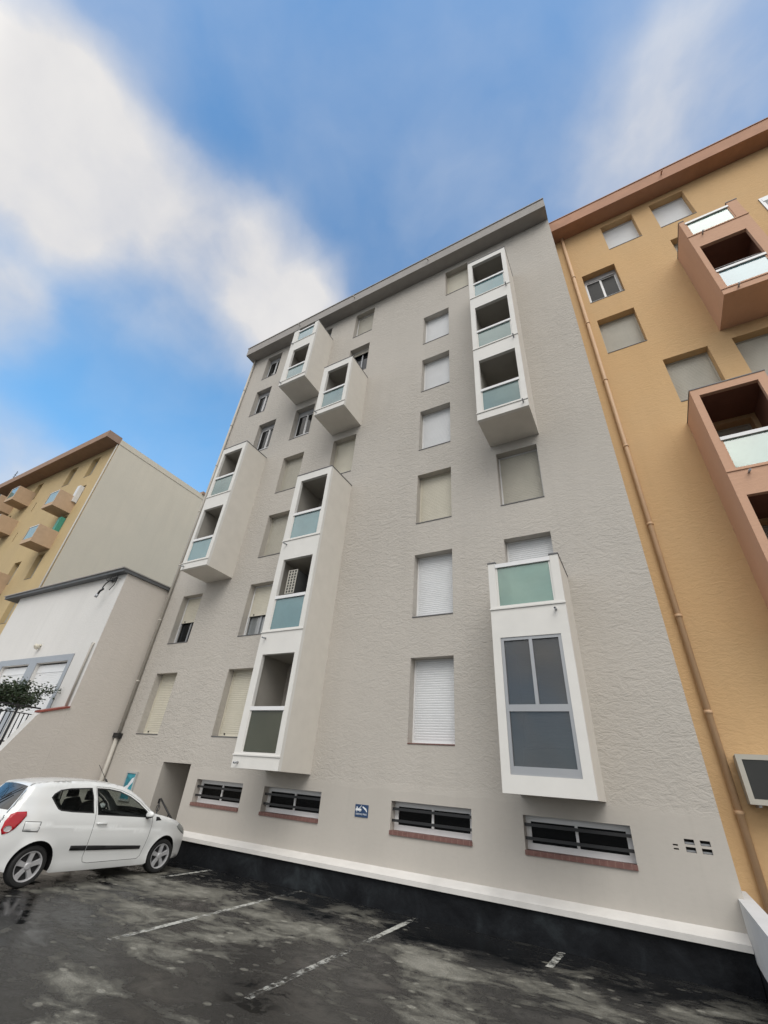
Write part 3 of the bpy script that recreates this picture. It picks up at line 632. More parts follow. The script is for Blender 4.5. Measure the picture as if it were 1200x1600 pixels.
s = MB(); X = -15.28; s.box(X - .02, X + .02, -5.6, -2.30, 3.0, 3.04, M['iron']); s.box(X - .015, X + .015, -5.6, -2.35, 2.83, 2.855, M['iron']); s.box(X - .015, X + .015, -5.6, -2.35, 2.12, 2.15, M['iron']); part(s, 'rails', rl)
for k in range(29):
    y = -2.42 - k * .113; s = MB(); big = k % 9 == 4
    r_ = .022 if big else .011
    s.box(X - r_, X + r_, y - r_, y + r_, 2.151 if not big else 2.0, 2.829 if not big else 3.0, M['iron']); part(s, 'post' if big else 'bar', rl)
# shrub
sh = empty('shrub', (-15.75, -3.2, 2.0), 'dark green leafy shrub behind the black railing before the white shutters', 'shrub')
s = MB(); base = Vector((-15.85, -3.9, 2.0)); tips = []
s.tube([base, base + Vector((.02, .1, .5)), base + Vector((.0, .15, .95))], .05, M['bark'], 8, radii=[.06, .045, .04])
for k in range(15):
    a = random.uniform(0, 6.28); q = base + Vector((0, .15, .95))
    t1 = q + Vector((math.cos(a) * .22, math.sin(a) * .4 + .12, random.uniform(.1, .35))); t2 = t1 + Vector((math.cos(a) * .3, math.sin(a) * .6 + random.uniform(-.1, .35), random.uniform(.0, .35)))
    s.tube([q, t1, t2], .02, M['bark'], 5, radii=[.03, .018, .007]); tips += [t1, (t1 + t2) / 2, t2]
for k in range(9):
    t = random.choice(tips); t3 = t + Vector((random.uniform(-.2, .25), random.uniform(.1, .45), random.uniform(-.2, .2))); s.tube([t, t3], .008, M['bark'], 4); tips.append(t3); tips.append((t + t3) / 2)
part(s, 'stem', sh)
s = MB()
for t in tips:
    for _ in range(75):
        c = t + Vector((random.gauss(0, .09), random.gauss(0, .11), random.gauss(.04, .10)))
        u = Vector((random.gauss(0, 1), random.gauss(0, 1), random.gauss(0, .5))).normalized(); v_ = u.cross(Vector((random.gauss(0, 1), random.gauss(0, 1), random.gauss(0, 1)))).normalized()
        l_ = random.uniform(.03, .058); s.face([c - u * l_, c + v_ * l_ * .45, c + u * l_, c - v_ * l_ * .45], M['leaf'])
part(s, 'foliage', sh)

# ================================================================== GROUND
s = MB(); s.face([(-400, -400, 0), (400, -400, 0), (400, 400, 0), (-400, 400, 0)], M['asphalt']); s.build('ground', kind='structure')
for k, (xa, ya, xb, yb) in enumerate([(-9.2, -1.9, -9.27, -.18), (-6.46, -4.36, -6.72, -.14), (-4.05, -4.42, -4.19, -.2), (-1.83, -1.02, -1.81, -.16)]):
    s = MB(); n = 60; rnd = random.Random(k); hw = .05
    L_ = []; R_ = []
    for i in range(n + 1):
        t = i / n; x = xa + (xb - xa) * t; y = ya + (yb - ya) * t
        L_.append((x - hw + rnd.uniform(-.006, .006), y, .004)); R_.append((x + hw + rnd.uniform(-.006, .006), y, .004))
    for i in range(n): s.face([L_[i], R_[i], R_[i + 1], L_[i + 1]], M['paint'])
    s.build('parking_line', kind='structure')

# ================================================================== CAR
M.update(
    carwhite=plain('car_paint_white', (.74, .75, .74), .22, var=.01), carblack=plain('car_black_trim', (.014, .014, .015), .5, var=.1),
    carglass=glass('car_glass', (.66, .70, .68), (.010, .012, .012), .01, .95, .5, .35), cardark=plain('car_interior', (.02, .02, .021), .8, var=.15),
    rubber=plain('tyre_rubber', (.016, .016, .016), .75, var=.15), rim=plain('alloy_rim', (.50, .50, .51), .3, .25, var=.05),
    redlamp=plain('tail_lamp_red', (.42, .012, .02), .1, var=.06), clear=plain('lamp_clear', (.50, .46, .46), .12, var=.1), headl=plain('headlamp_lens', (.34, .36, .35), .1, .3, var=.2))
M['carwhite'].node_tree.nodes['Principled BSDF'].inputs['Coat Weight'].default_value = .6
M['carwhite'].node_tree.nodes['Principled BSDF'].inputs['Coat Roughness'].default_value = .05
UR, UF, WZ, WR = .68, 3.22, .285, .285
car = empty('parked_car', (-10.455, -4.58 + 1.95, 0), 'small white three door hatchback parked facing the grey wall at the left', 'car')
def smooth_line(pts, n=4):
    out = []
    for i in range(len(pts) - 1):
        p0 = pts[max(i - 1, 0)]; p1 = pts[i]; p2 = pts[i + 1]; p3 = pts[min(i + 2, len(pts) - 1)]
        for k in range(n):
            t = k / n
            out.append(tuple(.5 * (2 * p1[j] + (p2[j] - p0[j]) * t + (2 * p0[j] - 5 * p1[j] + 4 * p2[j] - p3[j]) * t * t + (3 * p1[j] - p0[j] - 3 * p2[j] + p3[j]) * t ** 3) for j in (0, 1)))
    out.append(pts[-1]); return out
upper = smooth_line([(3.80, .19), (3.885, .26), (3.915, .42), (3.905, .56), (3.86, .68), (3.76, .775), (3.5, .875), (3.13, .965), (2.86, 1.015), (2.66, 1.15), (2.42, 1.31), (2.17, 1.425), (1.92, 1.485), (1.5, 1.515), (1.1, 1.515), (.7, 1.49), (.44, 1.45), (.34, 1.425), (.27, 1.33), (.12, 1.05), (.07, .97), (.045, .86), (.035, .72), (-.01, .65), (-.02, .5), (.02, .34), (.10, .27)], 4)
def arc(c, r, a0, a1, n=22): return [(c[0] + r * math.cos(R(a0 + (a1 - a0) * k / n)), c[1] + r * math.sin(R(a0 + (a1 - a0) * k / n))) for k in range(n + 1)]
AR = .338
lower = arc((UR, .30), AR, 192, -18) + [(1.05, .175), (1.6, .168), (2.3, .168), (2.86, .172)] + arc((UF, .30), AR, 198, -14)
outer = upper + lower           # closed loop
def seg_d(p, a, b):
    ax, az = a; bx, bz = b; dx, dz = bx - ax, bz - az; L = dx * dx + dz * dz
    t = 0 if L == 0 else max(0, min(1, ((p[0] - ax) * dx + (p[1] - az) * dz) / L))
    return math.hypot(p[0] - ax - t * dx, p[1] - az - t * dz)
def dist_up(p): return min(seg_d(p, a, b) for a, b in zip(upper[:-1], upper[1:]))
def lerp_tab(tab, x):
    if x <= tab[0][0]: return tab[0][1]
    for (a, p), (b, q) in zip(tab[:-1], tab[1:]):
        if x <= b: t = (x - a) / (b - a); t = t * t * (3 - 2 * t) * .5 + t * .5; return p + (q - p) * t
    return tab[-1][1]
ZT = [(.15, .800), (.24, .825), (.34, .822), (.6, .842), (.85, .832), (.98, .806), (1.2, .722), (1.42, .628), (1.53, .58)]
def half(u, z, sharp=False):
    h = lerp_tab(ZT, z)
    if u > 2.9: h -= .27 * ((u - 2.9) / 1.0) ** 2.3
    if u < .75: h -= .14 * ((.75 - u) / .75) ** 2
    sw = .885 - .048 * u
    if .45 < u < 3.1: h += .010 * max(0, min(1, (sw - z) / .018)) * (1 if z > .3 else 1)
    for c in (UR, UF):
        da = math.hypot(u - c, z - .30) - AR
        if da < .07: h += .014 * (1 - max(0, da) / .07)
    r = .085 if z > .98 else .075
    d = 0 if sharp else dist_up((u, z))
    if d < r: h -= r - math.sqrt(max(0, r * r - (r - d) ** 2))
    return h
def inside(p, poly):
    c = False; n = len(poly)
    for i in range(n):
        (x1, y1), (x2, y2) = poly[i], poly[(i + 1) % n]
        if (y1 > p[1]) != (y2 > p[1]) and p[0] < (x2 - x1) * (p[1] - y1) / (y2 - y1) + x1: c = not c
    return c
def shrink(poly, d):
    n = len(poly); out = []; area = sum(poly[i][0] * poly[(i + 1) % n][1] - poly[(i + 1) % n][0] * poly[i][1] for i in range(n)); sg = 1 if area > 0 else -1
    for i in range(n):
        p, a, b = Vector(poly[i]), Vector(poly[i - 1]), Vector(poly[(i + 1) % n])
        e1, e2 = (p - a).normalized(), (b - p).normalized()
        nn = Vector((-e1.y, e1.x)) + Vector((-e2.y, e2.x)); nn.normalize(); k = max(.5, nn.dot(Vector((-e1.y, e1.x))))
        q = p + nn * sg * d / k; out.append((q.x, q.y))
    return out
def densify(poly, step=.05):
    out = []; n = len(poly)
    for i in range(n):
        a, b = poly[i], poly[(i + 1) % n]; m = max(1, int(math.dist(a, b) / step))
        out += [(a[0] + (b[0] - a[0]) * k / m, a[1] + (b[1] - a[1]) * k / m) for k in range(m)]
    return out
def closed_smooth(pts, n=4):
    q = [pts[-1]] + pts + pts[:2]; o = smooth_line(q, n); return o[n:-(n + 1)]
rearwin = densify([(.66, 1.25), (.70, 1.31), (.80, 1.37), (.98, 1.40), (1.38, 1.42), (1.43, 1.30), (1.50, 1.02), (1.1, 1.035), (.88, 1.055), (.82, 1.08)])
doorwin = densify([(1.475, 1.42), (1.72, 1.415), (1.97, 1.38), (2.2, 1.305), (2.42, 1.195), (2.62, 1.065), (2.72, .965), (2.70, .945), (2.3, .965), (1.575, .995), (1.53, 1.2)])
door = densify([(1.455, 1.445), (1.74, 1.44), (2.0, 1.40), (2.22, 1.33), (2.45, 1.215), (2.66, 1.075), (2.79, .93), (2.80, .80), (2.76, .5), (2.72, .32), (2.66, .275), (1.66, .27), (1.57, .29), (1.54, .36), (1.54, .55), (1.545, .9), (1.52, 1.15)])
loops = [outer, rearwin, shrink(rearwin, .022), doorwin, shrink(doorwin, .018), door, shrink(door, .007)]
def cdt(loops, step):
    vs, es = [], []
    for lp_ in loops:
        b = len(vs); vs += [Vector(p) for p in lp_]; es += [(b + i, b + (i + 1) % len(lp_)) for i in range(len(lp_))]
    us = [p[0] for p in loops[0]]; zs = [p[1] for p in loops[0]]
    u = min(us) + step * .5
    while u < max(us):
        z = min(zs) + step * .5
        while z < max(zs):
            if inside((u, z), loops[0]) and min(seg_d((u, z), l[i], l[(i + 1) % len(l)]) for l in loops for i in range(len(l))) > step * .35: vs.append(Vector((u, z)))
            z += step
        u += step
    if len(loops) > 1:                     # extra rows where the side rolls over into roof and bonnet
        for d in (.010, .024, .042, .062, .085):
            for i in range(1, len(upper) - 1):
                a, b = Vector(upper[i - 1]), Vector(upper[i + 1]); t = (b - a).normalized(); q = Vector(upper[i]) + Vector((-t.y, t.x)) * d
                if not inside(tuple(q), loops[0]): q = Vector(upper[i]) - Vector((-t.y, t.x)) * d
                if inside(tuple(q), loops[0]) and min(seg_d(tuple(q), l[j], l[(j + 1) % len(l)]) for l in loops[1:] for j in range(len(l))) > .012: vs.append(q)
    if len(loops) > 1:                     # two rows that carry the swage line
        for k in range(60):
            u = .5 + k * .043
            for dz in (.0, -.018): vs.append(Vector((u, .885 - .048 * u + dz)))
    r = delaunay_2d_cdt(vs, es, [], 0, 1e-5); return r[0], r[2]
V2, F2 = cdt(loops, .06)
def to_car(u, w, z): return Vector((w, u - 1.95, z))
def car_mesh(name, tris, m, parent, smooth=True):
    """tris: list of polygons of 3D points; merged and smoothed"""
    bm = bmesh.new()
    ms = m if isinstance(m, list) else [m]
    for t in tris:
        pts, mi = (t if isinstance(t, tuple) and isinstance(t[1], int) else (t, 0))
        try:
            f = bm.faces.new([bm.verts.new(p) for p in pts]); f.material_index = mi; f.smooth = smooth
        except ValueError: pass
    bmesh.ops.remove_doubles(bm, verts=bm.verts, dist=.0006)
    bmesh.ops.dissolve_degenerate(bm, edges=bm.edges, dist=.0001)
    me = bpy.data.meshes.new(name); bm.to_mesh(me); bm.free()
    for x in ms: me.materials.append(x)
    o = bpy.data.objects.new(name, me); COL.objects.link(o); o.parent = parent; return o
hcache = {}
def H3(p, side, off=0):
    k = (round(p[0], 5), round(p[1], 5))
    if k not in hcache: hcache[k] = half(*k)
    return to_car(p[0], side * (hcache[k] + off), p[1])
UPS = set((round(a, 4), round(b, 4)) for a, b in upper)
body, doors, rws, dws = [], {1: [], -1: []}, {1: [], -1: []}, {1: [], -1: []}
shr_r, shr_d, shr_door = loops[2], loops[4], loops[6]
for f in F2:
    pts = [tuple(V2[i]) for i in f]; c = (sum(p[0] for p in pts) / len(pts), sum(p[1] for p in pts) / len(pts))
    if not inside(c, outer): continue
    for side in (1, -1):
        q = [H3(p, side) for p in pts]
        a_ = (q[1] - q[0]).cross(q[2] - q[0])
        if a_.x * side < 0: q = q[::-1]
        if inside(c, rearwin): rws[side].append((q, 0 if inside(c, shr_r) else 1))
        elif inside(c, doorwin): dws[side].append((q, 0 if inside(c, shr_d) else 1))
        elif inside(c, shr_door): doors[side].append(q)
        elif inside(c, door): pass
        else: body.append((q, 0))
# skin across the car: bonnet, screen, roof, tailgate, bumpers
S_ = [-1, -.93, -.8, -.6, -.3, 0, .3, .6, .8, .93, 1]
def across(i, s):
    u, z = upper[i]; h = half(u, z)
    cr = 1 - s * s
    du = .10 * cr * max(0, min(1, (u - 3.2) / .6)) - .07 * cr * max(0, min(1, (.45 - u) / .3))
    dz = .028 * cr * (1 if .3 < u < 3.5 else 0)
    return to_car(u + du, s * h, z + dz)
wind, hatch = [], []
hc = [half(*p) for p in upper]
for i in range(len(upper) - 1):
    um, zm = (upper[i][0] + upper[i + 1][0]) / 2, (upper[i][1] + upper[i + 1][1]) / 2
    for a, b in zip(S_[:-1], S_[1:]):
        q = [across(i, a), across(i, b), across(i + 1, b), across(i + 1, a)]
        mid = abs(a + b) / 2 < .93
        if 2.16 < um < 2.82 and zm > 1.0 and mid: wind.append(q)
        elif .11 < um < .32 and 1.05 < zm < 1.40 and mid: hatch.append(q)
        elif (u_ := um) > 3.86 and .3 < zm < .45 and abs(a + b) / 2 < .7: body.append((q, 1))
        else: body.append((q, 0))
bo_ = car_mesh('body', body, [M['carwhite'], M['carblack']], car)
dr = {}
for side in (1, -1):
    dr[side] = car_mesh('door', doors[side], M['carwhite'], car)
    car_mesh('door_window', dws[side], [M['carglass'], M['carblack']], dr[side])
    car_mesh('quarter_window', rws[side], [M['carglass'], M['carblack']], car)
car_mesh('windscreen', wind, M['carglass'], car); rg = car_mesh('rear_window', hatch, M['carglass'], car)
def patch(poly, side, off, m, name, parent, step=.03, edge=True):
    pl = densify(poly, step); vs, fs = cdt([pl], step); tr = []
    for f in fs:
        p = [tuple(vs[i]) for i in f]; c = (sum(a[0] for a in p) / len(p), sum(a[1] for a in p) / len(p))
        if not (inside(c, pl)): continue
        q = [H3(a, side, off) for a in p]
        if (q[1] - q[0]).cross(q[2] - q[0]).x * side < 0: q = q[::-1]
        tr.append(q)
    if edge:
        for a, b in zip(pl, pl[1:] + pl[:1]): tr.append([H3(a, side, off), H3(b, side, off), H3(b, side, -.01), H3(a, side, -.01)])
    return car_mesh(name, tr, m, parent, smooth=True)
for side in (1, -1):
    patch([(1.25, .475), (1.25, .545), (1.533, .537), (1.533, .465)], side, .012, M['carblack'], 'side_moulding', car)
    patch([(1.552, .464), (1.552, .536), (2.66, .49), (2.655, .435)], side, .012, M['carblack'], 'side_moulding', dr[side])
    tl = patch([(.07, .79), (.078, .90), (.125, 1.0), (.19, 1.035), (.33, 1.045), (.345, .985), (.30, .90), (.235, .80), (.18, .755), (.10, .725)], side, .009, M['redlamp'], 'tail_light', car)
    patch([(.145 + .055 * math.cos(t * .785), .805 + .045 * math.sin(t * .785)) for t in range(8)], side, .0125, M['clear'], 'reversing_lamp', tl, .02)
    patch([(3.48, .785), (3.56, .838), (3.72, .77), (3.82, .69), (3.83, .62), (3.72, .655), (3.58, .72)], side, .006, M['headl'], 'headlight', car)
    patch([(2.87, .895), (2.87, .965), (2.94, .96), (3.00, .905)], side, .004, M['carblack'], 'fender_vent', car)
    s = MB()
    def P3(u, z, off): v = H3((u, z), side, off); return v
    s.tube([P3(1.60, .868, .004), P3(1.62, .868, .03), P3(1.77, .862, .032), P3(1.79, .862, .004)], .016, M['carwhite'], 8); o = s.build('handle', dr[side])
    # mirror
    c = P3(2.62, 1.0, .115); s = MB()
    s.tube([c + Vector((-side * .10, .03, -.05)), c + Vector((-side * .02, .01, -.03))], .03, M['carblack'], 8)
    o = s.build('mirror_arm', dr[side])
    bm = bmesh.new(); bmesh.ops.create_uvsphere(bm, u_segments=18, v_segments=12, radius=1)
    for v in bm.verts:
        x, y, z = v.co; y2 = y * (.75 if y < 0 else 1.1)
        v.co = (c.x + x * .115, c.y + y2 * .065, c.z + (z * .072 if z > 0 else z * .05) + .004 * x)
    for f in bm.faces: f.smooth = True; f.material_index = 1 if f.calc_center_median().z < c.z - .022 else 0
    me = bpy.data.meshes.new('mirror'); bm.to_mesh(me); bm.free(); me.materials.append(M['carwhite']); me.materials.append(M['carblack'])
    o = bpy.data.objects.new('mirror', me); COL.objects.link(o); o.parent = dr[side]
# fuel flap, seam lines
fl = patch([(.37, .775), (.36, .90), (.60, .895), (.59, .765)], 1, .003, M['carwhite'], 'fuel_flap', car)
s = MB(); fp = densify([(.366, .77), (.356, .905), (.604, .90), (.594, .76)], .04); s.tube([H3(p, 1, .0005) for p in fp + fp[:1]], .0045, M['carblack'], 4); s.build('flap_seam', fl)
# inside: floor, seats, wheel
s = MB()
def cb(u0, u1, w0, w1, z0, z1, m): s.box(w0, w1, u0 - 1.95, u1 - 1.95, z0, z1, m)
cb(.22, 3.72, -.565, .565, .20, .78, M['cardark']); cb(1.06, 2.84, .566, .78, .19, .78, M['cardark']); cb(1.06, 2.84, -.78, -.566, .19, .78, M['cardark']); cb(2.45, 2.84, -.70, .70, .781, .95, M['cardark']); cb(.16, .6, -.6, .6, .781, .95, M['cardark'])
s.build('interior', car)
for u, w in ((1.72, .36), (1.72, -.36), (.95, .36), (.95, -.36)):
    s = MB(); s.tube([to_car(u, w, .78), to_car(u - .08, w, 1.0), to_car(u - .13, w, 1.18)], .2, M['cardark'], 10, radii=[.24, .22, .14]); s.tube([to_car(u - .14, w, 1.22), to_car(u - .16, w, 1.36)], .1, M['cardark'], 10, radii=[.12, .10])
    o = s.build('seat', car)
s = MB(); s.tube([to_car(2.25 + .06 * math.sin(t * .393), -.36 + .18 * math.cos(t * .393), .98 + .17 * math.sin(t * .393)) for t in range(17)], .014, M['carblack'], 6); s.build('steering_wheel', car)
# aerial, wiper, rear plate
s = MB(); b = across(min(range(len(upper)), key=lambda i: abs(upper[i][0] - 1.98) + (0 if upper[i][1] > 1.2 else 9)), .0); s.tube([b, b + Vector((0, -.05, .05))], .018, M['carblack'], 7); s.tube([b + Vector((0, -.04, .04)), b + Vector((0, -.30, .30))], .005, M['carblack'], 5); s.build('aerial', car)
s = MB(); iu = [i for i, p in enumerate(upper) if .1 < p[0] < .33 and 1.0 < p[1] < 1.42]
s.tube([across(iu[-1], .05) + Vector((0, -.03, .0)), across(iu[len(iu) // 2], .5) + Vector((0, -.03, .01))], .009, M['carblack'], 6); s.tube([across(iu[len(iu) // 2 + 1], .15) + Vector((0, -.02, .01)), across(iu[2], .75) + Vector((0, -.02, .01))], .007, M['carblack'], 5); s.build('wiper', car)
# wheels
def wheel():
    t = MB(); n = 44
    prof = [(.205, -.005), (.213, .0), (.235, .006), (.262, .004), (.278, -.012), (WR, -.035), (WR, -.15), (.276, -.175), (.21, -.18)]
    for (r1, w1), (r2, w2) in zip(prof[:-1], prof[1:]):
        for k in range(n):
            a, b = 2 * math.pi * k / n, 2 * math.pi * (k + 1) / n
            t.face([(w1, r1 * math.cos(a), r1 * math.sin(a)), (w1, r1 * math.cos(b), r1 * math.sin(b)), (w2, r2 * math.cos(b), r2 * math.sin(b)), (w2, r2 * math.cos(a), r2 * math.sin(a))], M['rubber'], True)
    r = MB(); pr = [(.207, -.004), (.205, .002), (.192, -.002), (.186, -.02), (.188, -.12)]
    for (r1, w1), (r2, w2) in zip(pr[:-1], pr[1:]):
        for k in range(n):
            a, b = 2 * math.pi * k / n, 2 * math.pi * (k + 1) / n
            r.face([(w1, r1 * math.cos(a), r1 * math.sin(a)), (w1, r1 * math.cos(b), r1 * math.sin(b)), (w2, r2 * math.cos(b), r2 * math.sin(b)), (w2, r2 * math.cos(a), r2 * math.sin(a))], M['rim'], True)
    r.face([(-.055, .2 * math.cos(2 * math.pi * k / n), .2 * math.sin(2 * math.pi * k / n)) for k in range(n)], M['cardark'])
    r.tube([(-.05, 0, 0), (-.012, 0, 0), (-.004, 0, 0)], .05, M['rim'], 18, radii=[.06, .055, .035])
    for k in range(5):
        a = 2 * math.pi * k / 5 + .3; ca, sa = math.cos(a), math.sin(a)
        def q(rr, tt, w): return (w, rr * ca - tt * sa, rr * sa + tt * ca)
        st = [(.03, .030, -.014), (.10, .028, -.012), (.16, .034, -.012), (.192, .046, -.010)]
        for (r1, h1, w1), (r2, h2, w2) in zip(st[:-1], st[1:]):
            r.face([q(r1, -h1, w1), q(r2, -h2, w2), q(r2, h2, w2), q(r1, h1, w1)], M['rim'])
            r.face([q(r1, h1, w1), q(r2, h2, w2), q(r2, h2 + .008, w2 - .035), q(r1, h1 + .008, w1 - .035)], M['rim']); r.face([q(r1, -h1, w1), q(r1, -h1 - .008, w1 - .035), q(r2, -h2 - .008, w2 - .035), q(r2, -h2, w2)], M['rim'])
    return t, r
for side in (1, -1):
    for u in (UR, UF):
        t, r = wheel(); wt = t.build('wheel', car); rr = r.build('rim', wt)
        wt.location = to_car(u, side * .815, WZ)
        if side < 0: wt.rotation_euler = (0, 0, math.pi)
car.rotation_euler = (0, 0, R(-2.0))


# ================================================================== CAMERA
cam = bpy.data.cameras.new('camera'); co = bpy.data.objects.new('camera', cam); COL.objects.link(co)
Rm = [[0.8739589938026758, 0.4804028580131018, 0.0735443482822301], [0.20690797853727136, -0.5047185151943306, 0.8381218937825514], [-0.4397553474024329, 0.7172672545382744, 0.5405024699278365]]
mw = Matrix(((Rm[0][0], Rm[1][0], -Rm[2][0], 0), (Rm[0][1], Rm[1][1], -Rm[2][1], 0), (Rm[0][2], Rm[1][2], -Rm[2][2], 0), (0, 0, 0, 1)))
mw.translation = (0, -9.23, 1.87); co.matrix_world = mw
cam.sensor_fit = 'VERTICAL'; cam.sensor_height = 24; cam.lens = 664.31 / 1600 * 24; cam.clip_end = 3000; cam.clip_start = .05
scene.camera = co

# ================================================================== SKY AND LIGHT
SUN_EL, SUN_AZ = R(48), R(148)      # azimuth measured clockwise from +Y: behind the camera, to the right
wd = bpy.data.worlds.new('World'); scene.world = wd; wd.use_nodes = True; nt = wd.node_tree
bg = nt.nodes['Background']; bg.inputs['Strength'].default_value = .1
sky = nt.nodes.new('ShaderNodeTexSky'); sky.sky_type = 'NISHITA'; sky.sun_disc = False
sky.sun_elevation = SUN_EL; sky.sun_rotation = SUN_AZ; sky.ozone_density = 2.0; sky.dust_density = .5; sky.air_density = 1.0
tc = nt.nodes.new('ShaderNodeTexCoord'); dirv = tc.outputs['Generated']
nrm = nt.nodes.new('ShaderNodeVectorMath'); nrm.operation = 'NORMALIZE'; link(nt, dirv, nrm.inputs[0])
nz = nt.nodes.new('ShaderNodeTexNoise'); nz.inputs['Scale'].default_value = 2.2; nz.inputs['Detail'].default_value = 6; link(nt, nrm.outputs[0], nz.inputs['Vector'])
sb = nt.nodes.new('ShaderNodeVectorMath'); sb.operation = 'SUBTRACT'; link(nt, nz.outputs['Color'], sb.inputs[0]); sb.inputs[1].default_value = (.5, .5, .5)
sc = nt.nodes.new('ShaderNodeVectorMath'); sc.operation = 'SCALE'; link(nt, sb.outputs[0], sc.inputs[0]); sc.inputs['Scale'].default_value = .2
ad = nt.nodes.new('ShaderNodeVectorMath'); ad.operation = 'ADD'; link(nt, nrm.outputs[0], ad.inputs[0]); link(nt, sc.outputs[0], ad.inputs[1])
wn2 = nt.nodes.new('ShaderNodeVectorMath'); wn2.operation = 'NORMALIZE'; link(nt, ad.outputs[0], wn2.inputs[0])
BL = [  # cloud banks: direction, angular radius (deg), weight
    ((-0.591, -0.131, 0.796), 5, 0.5),
    ((-0.633, -0.082, 0.770), 6, 0.9),
    ((-0.617, -0.032, 0.786), 6, 0.9),
    ((-0.711, -0.096, 0.697), 7, 0.9),
    ((-0.584, 0.024, 0.811), 5.5, 0.9),
    ((-0.552, 0.080, 0.830), 4.5, 0.9),
    ((-0.520, 0.148, 0.842), 4.5, 1.0),
    ((-0.485, 0.231, 0.843), 5, 1.1),
    ((-0.464, 0.306, 0.832), 5, 1.2),
    ((-0.453, 0.362, 0.814), 4, 1.2),
    ((-0.537, 0.327, 0.778), 4, 0.9),
    ((-0.605, 0.259, 0.753), 4, 0.6),
    ((-0.652, 0.180, 0.737), 4, 0.5),
    ((-0.688, 0.108, 0.717), 4.5, 0.35),
    ((-0.749, 0.127, 0.650), 4, 0.25),
    ((-0.792, 0.036, 0.609), 3.5, 1.0),
    ((-0.799, 0.003, 0.601), 4, 1.0),
    ((-0.877, 0.154, 0.456), 3.5, 1.0),
    ((-0.882, 0.117, 0.456), 4, 1.2),
    ((-0.356, 0.351, 0.866), 2.5, 0.35),
    ((-0.518, -0.079, 0.852), 5, 0.3),
    ((0.187, 0.358, 0.915), 8, 0.1),
    ((0.265, 0.354, 0.897), 8, 0.16),
    ((0.326, 0.316, 0.891), 9, 0.4),
    ((0.212, 0.431, 0.877), 5, 0.25),
    ((-0.135, 0.359, 0.924), 6, 0.12),
    ((.165, .43, .888), 7, .42), ((.255, .40, .88), 7, .45), ((.06, .40, .915), 6, .2),]
tot = None
for d, rad, wgt in BL:
    dp = nt.nodes.new('ShaderNodeVectorMath'); dp.operation = 'DOT_PRODUCT'; link(nt, wn2.outputs[0], dp.inputs[0]); dp.inputs[1].default_value = Vector(d).normalized()
    mr = nt.nodes.new('ShaderNodeMapRange'); mr.interpolation_type = 'SMOOTHSTEP'; link(nt, dp.outputs['Value'], mr.inputs[0])
    mr.inputs[1].default_value = math.cos(R(rad * 1.85)); mr.inputs[2].default_value = 1.0; mr.inputs[4].default_value = wgt * .36
    tot = mr.outputs[0] if tot is None else mathn(nt, 'ADD', tot, mr.outputs[0])
fb = nt.nodes.new('ShaderNodeTexNoise'); fb.inputs['Scale'].default_value = 3.4; fb.inputs['Detail'].default_value = 6; fb.inputs['Roughness'].default_value = .52; link(nt, wn2.outputs[0], fb.inputs['Vector'])
mod = mathn(nt, 'ADD', mathn(nt, 'MULTIPLY', fb.outputs['Fac'], 2.1), -.03)
cov = mathn(nt, 'MULTIPLY', tot, mod)
cov = ramp(nt, cov, [(0., 0.), (.2, .12), (.5, .44), (.8, .72), (1., .9)])
# thin veil everywhere, thick overcast in the half of the sky behind the camera
sx = nt.nodes.new('ShaderNodeSeparateXYZ'); link(nt, nrm.outputs[0], sx.inputs[0])
bk = nt.nodes.new('ShaderNodeMapRange'); bk.interpolation_type = 'SMOOTHSTEP'; bd = mathn(nt, 'SUBTRACT', mathn(nt, 'MULTIPLY', sx.outputs[0], .72), mathn(nt, 'MULTIPLY', sx.outputs[1], .69)); link(nt, bd, bk.inputs[0])
bk.inputs[1].default_value = .02; bk.inputs[2].default_value = .42; bk.inputs[3].default_value = 0; bk.inputs[4].default_value = .9
bk2 = nt.nodes.new('ShaderNodeMapRange'); bk2.interpolation_type = 'SMOOTHSTEP'; link(nt, sx.outputs[1], bk2.inputs[0])
bk2.inputs[1].default_value = -.12; bk2.inputs[2].default_value = -.45; bk2.inputs[3].default_value = 0; bk2.inputs[4].default_value = .9
gap = nt.nodes.new('ShaderNodeTexNoise'); gap.inputs['Scale'].default_value = 2.6; gap.inputs['Detail'].default_value = 5; gap.inputs['Roughness'].default_value = .5; link(nt, wn2.outputs[0], gap.inputs['Vector'])
over = mathn(nt, 'MULTIPLY', mathn(nt, 'MAXIMUM', bk.outputs[0], bk2.outputs[0]), ramp(nt, gap.outputs['Fac'], [(.38, .55), (.52, 1.)]))
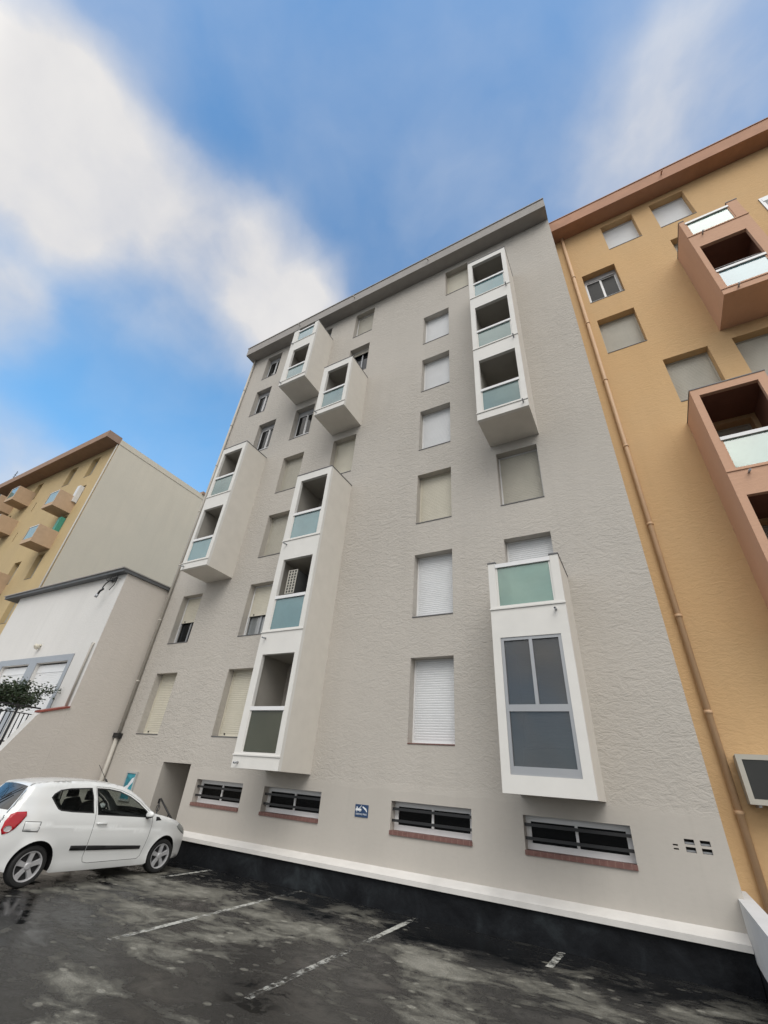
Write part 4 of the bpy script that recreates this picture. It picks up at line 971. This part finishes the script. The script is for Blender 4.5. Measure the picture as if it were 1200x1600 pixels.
veil = mathn(nt, 'MULTIPLY', ramp(nt, fb.outputs['Fac'], [(.35, 0.), (.75, 1.)]), .20)
cov = mathn(nt, 'ADD', mathn(nt, 'ADD', cov, over), veil, clamp=True)
hs_ = nt.nodes.new('ShaderNodeHueSaturation'); hs_.inputs['Saturation'].default_value = 1.1; hs_.inputs['Value'].default_value = 1.35; link(nt, sky.outputs[0], hs_.inputs['Color'])
cl = mixc(nt, ramp(nt, fb.outputs['Fac'], [(.3, 0.), (.7, 1.)]), (5.2, 5.25, 5.6), (7.0, 6.85, 6.7))
zen = nt.nodes.new('ShaderNodeMapRange'); link(nt, sx.outputs[2], zen.inputs[0]); zen.inputs[3].default_value = .5; zen.inputs[4].default_value = 1.45
dome = mixc(nt, 1., (12.6, 12.0, 11.2), zen.outputs[0], 'MULTIPLY')
dome = mixc(nt, 1., dome, ramp(nt, fb.outputs['Fac'], [(.36, .62), (.5, 1.), (.64, 1.3)]), 'MULTIPLY')
cl = mixc(nt, over, cl, dome)
lowh = nt.nodes.new('ShaderNodeMapRange'); link(nt, sx.outputs[2], lowh.inputs[0]); lowh.inputs[1].default_value = .85; lowh.inputs[2].default_value = .35
blue = mixc(nt, 1., hs_.outputs[0], (1.3, 1.6, 1.55), 'MULTIPLY')
blue = mixc(nt, mathn(nt, 'MULTIPLY', lowh.outputs[0], .75), blue, (1.75, 4.7, 8.6))
final = mixc(nt, cov, blue, cl)
link(nt, final, bg.inputs['Color'])
sl = bpy.data.lights.new('sun', 'SUN'); sl.energy = 1.2; sl.angle = R(40); sl.color = (1, .97, .92)
so = bpy.data.objects.new('sun', sl); COL.objects.link(so)
dv = Vector((math.sin(SUN_AZ) * math.cos(SUN_EL), math.cos(SUN_AZ) * math.cos(SUN_EL), math.sin(SUN_EL)))
so.rotation_euler = dv.to_track_quat('Z', 'Y').to_euler(); so.location = dv * 60

scene.view_settings.view_transform = 'Standard'; scene.view_settings.look = 'None'; scene.view_settings.gamma = 1; scene.view_settings.use_curve_mapping = False
scene.view_settings.exposure = .29
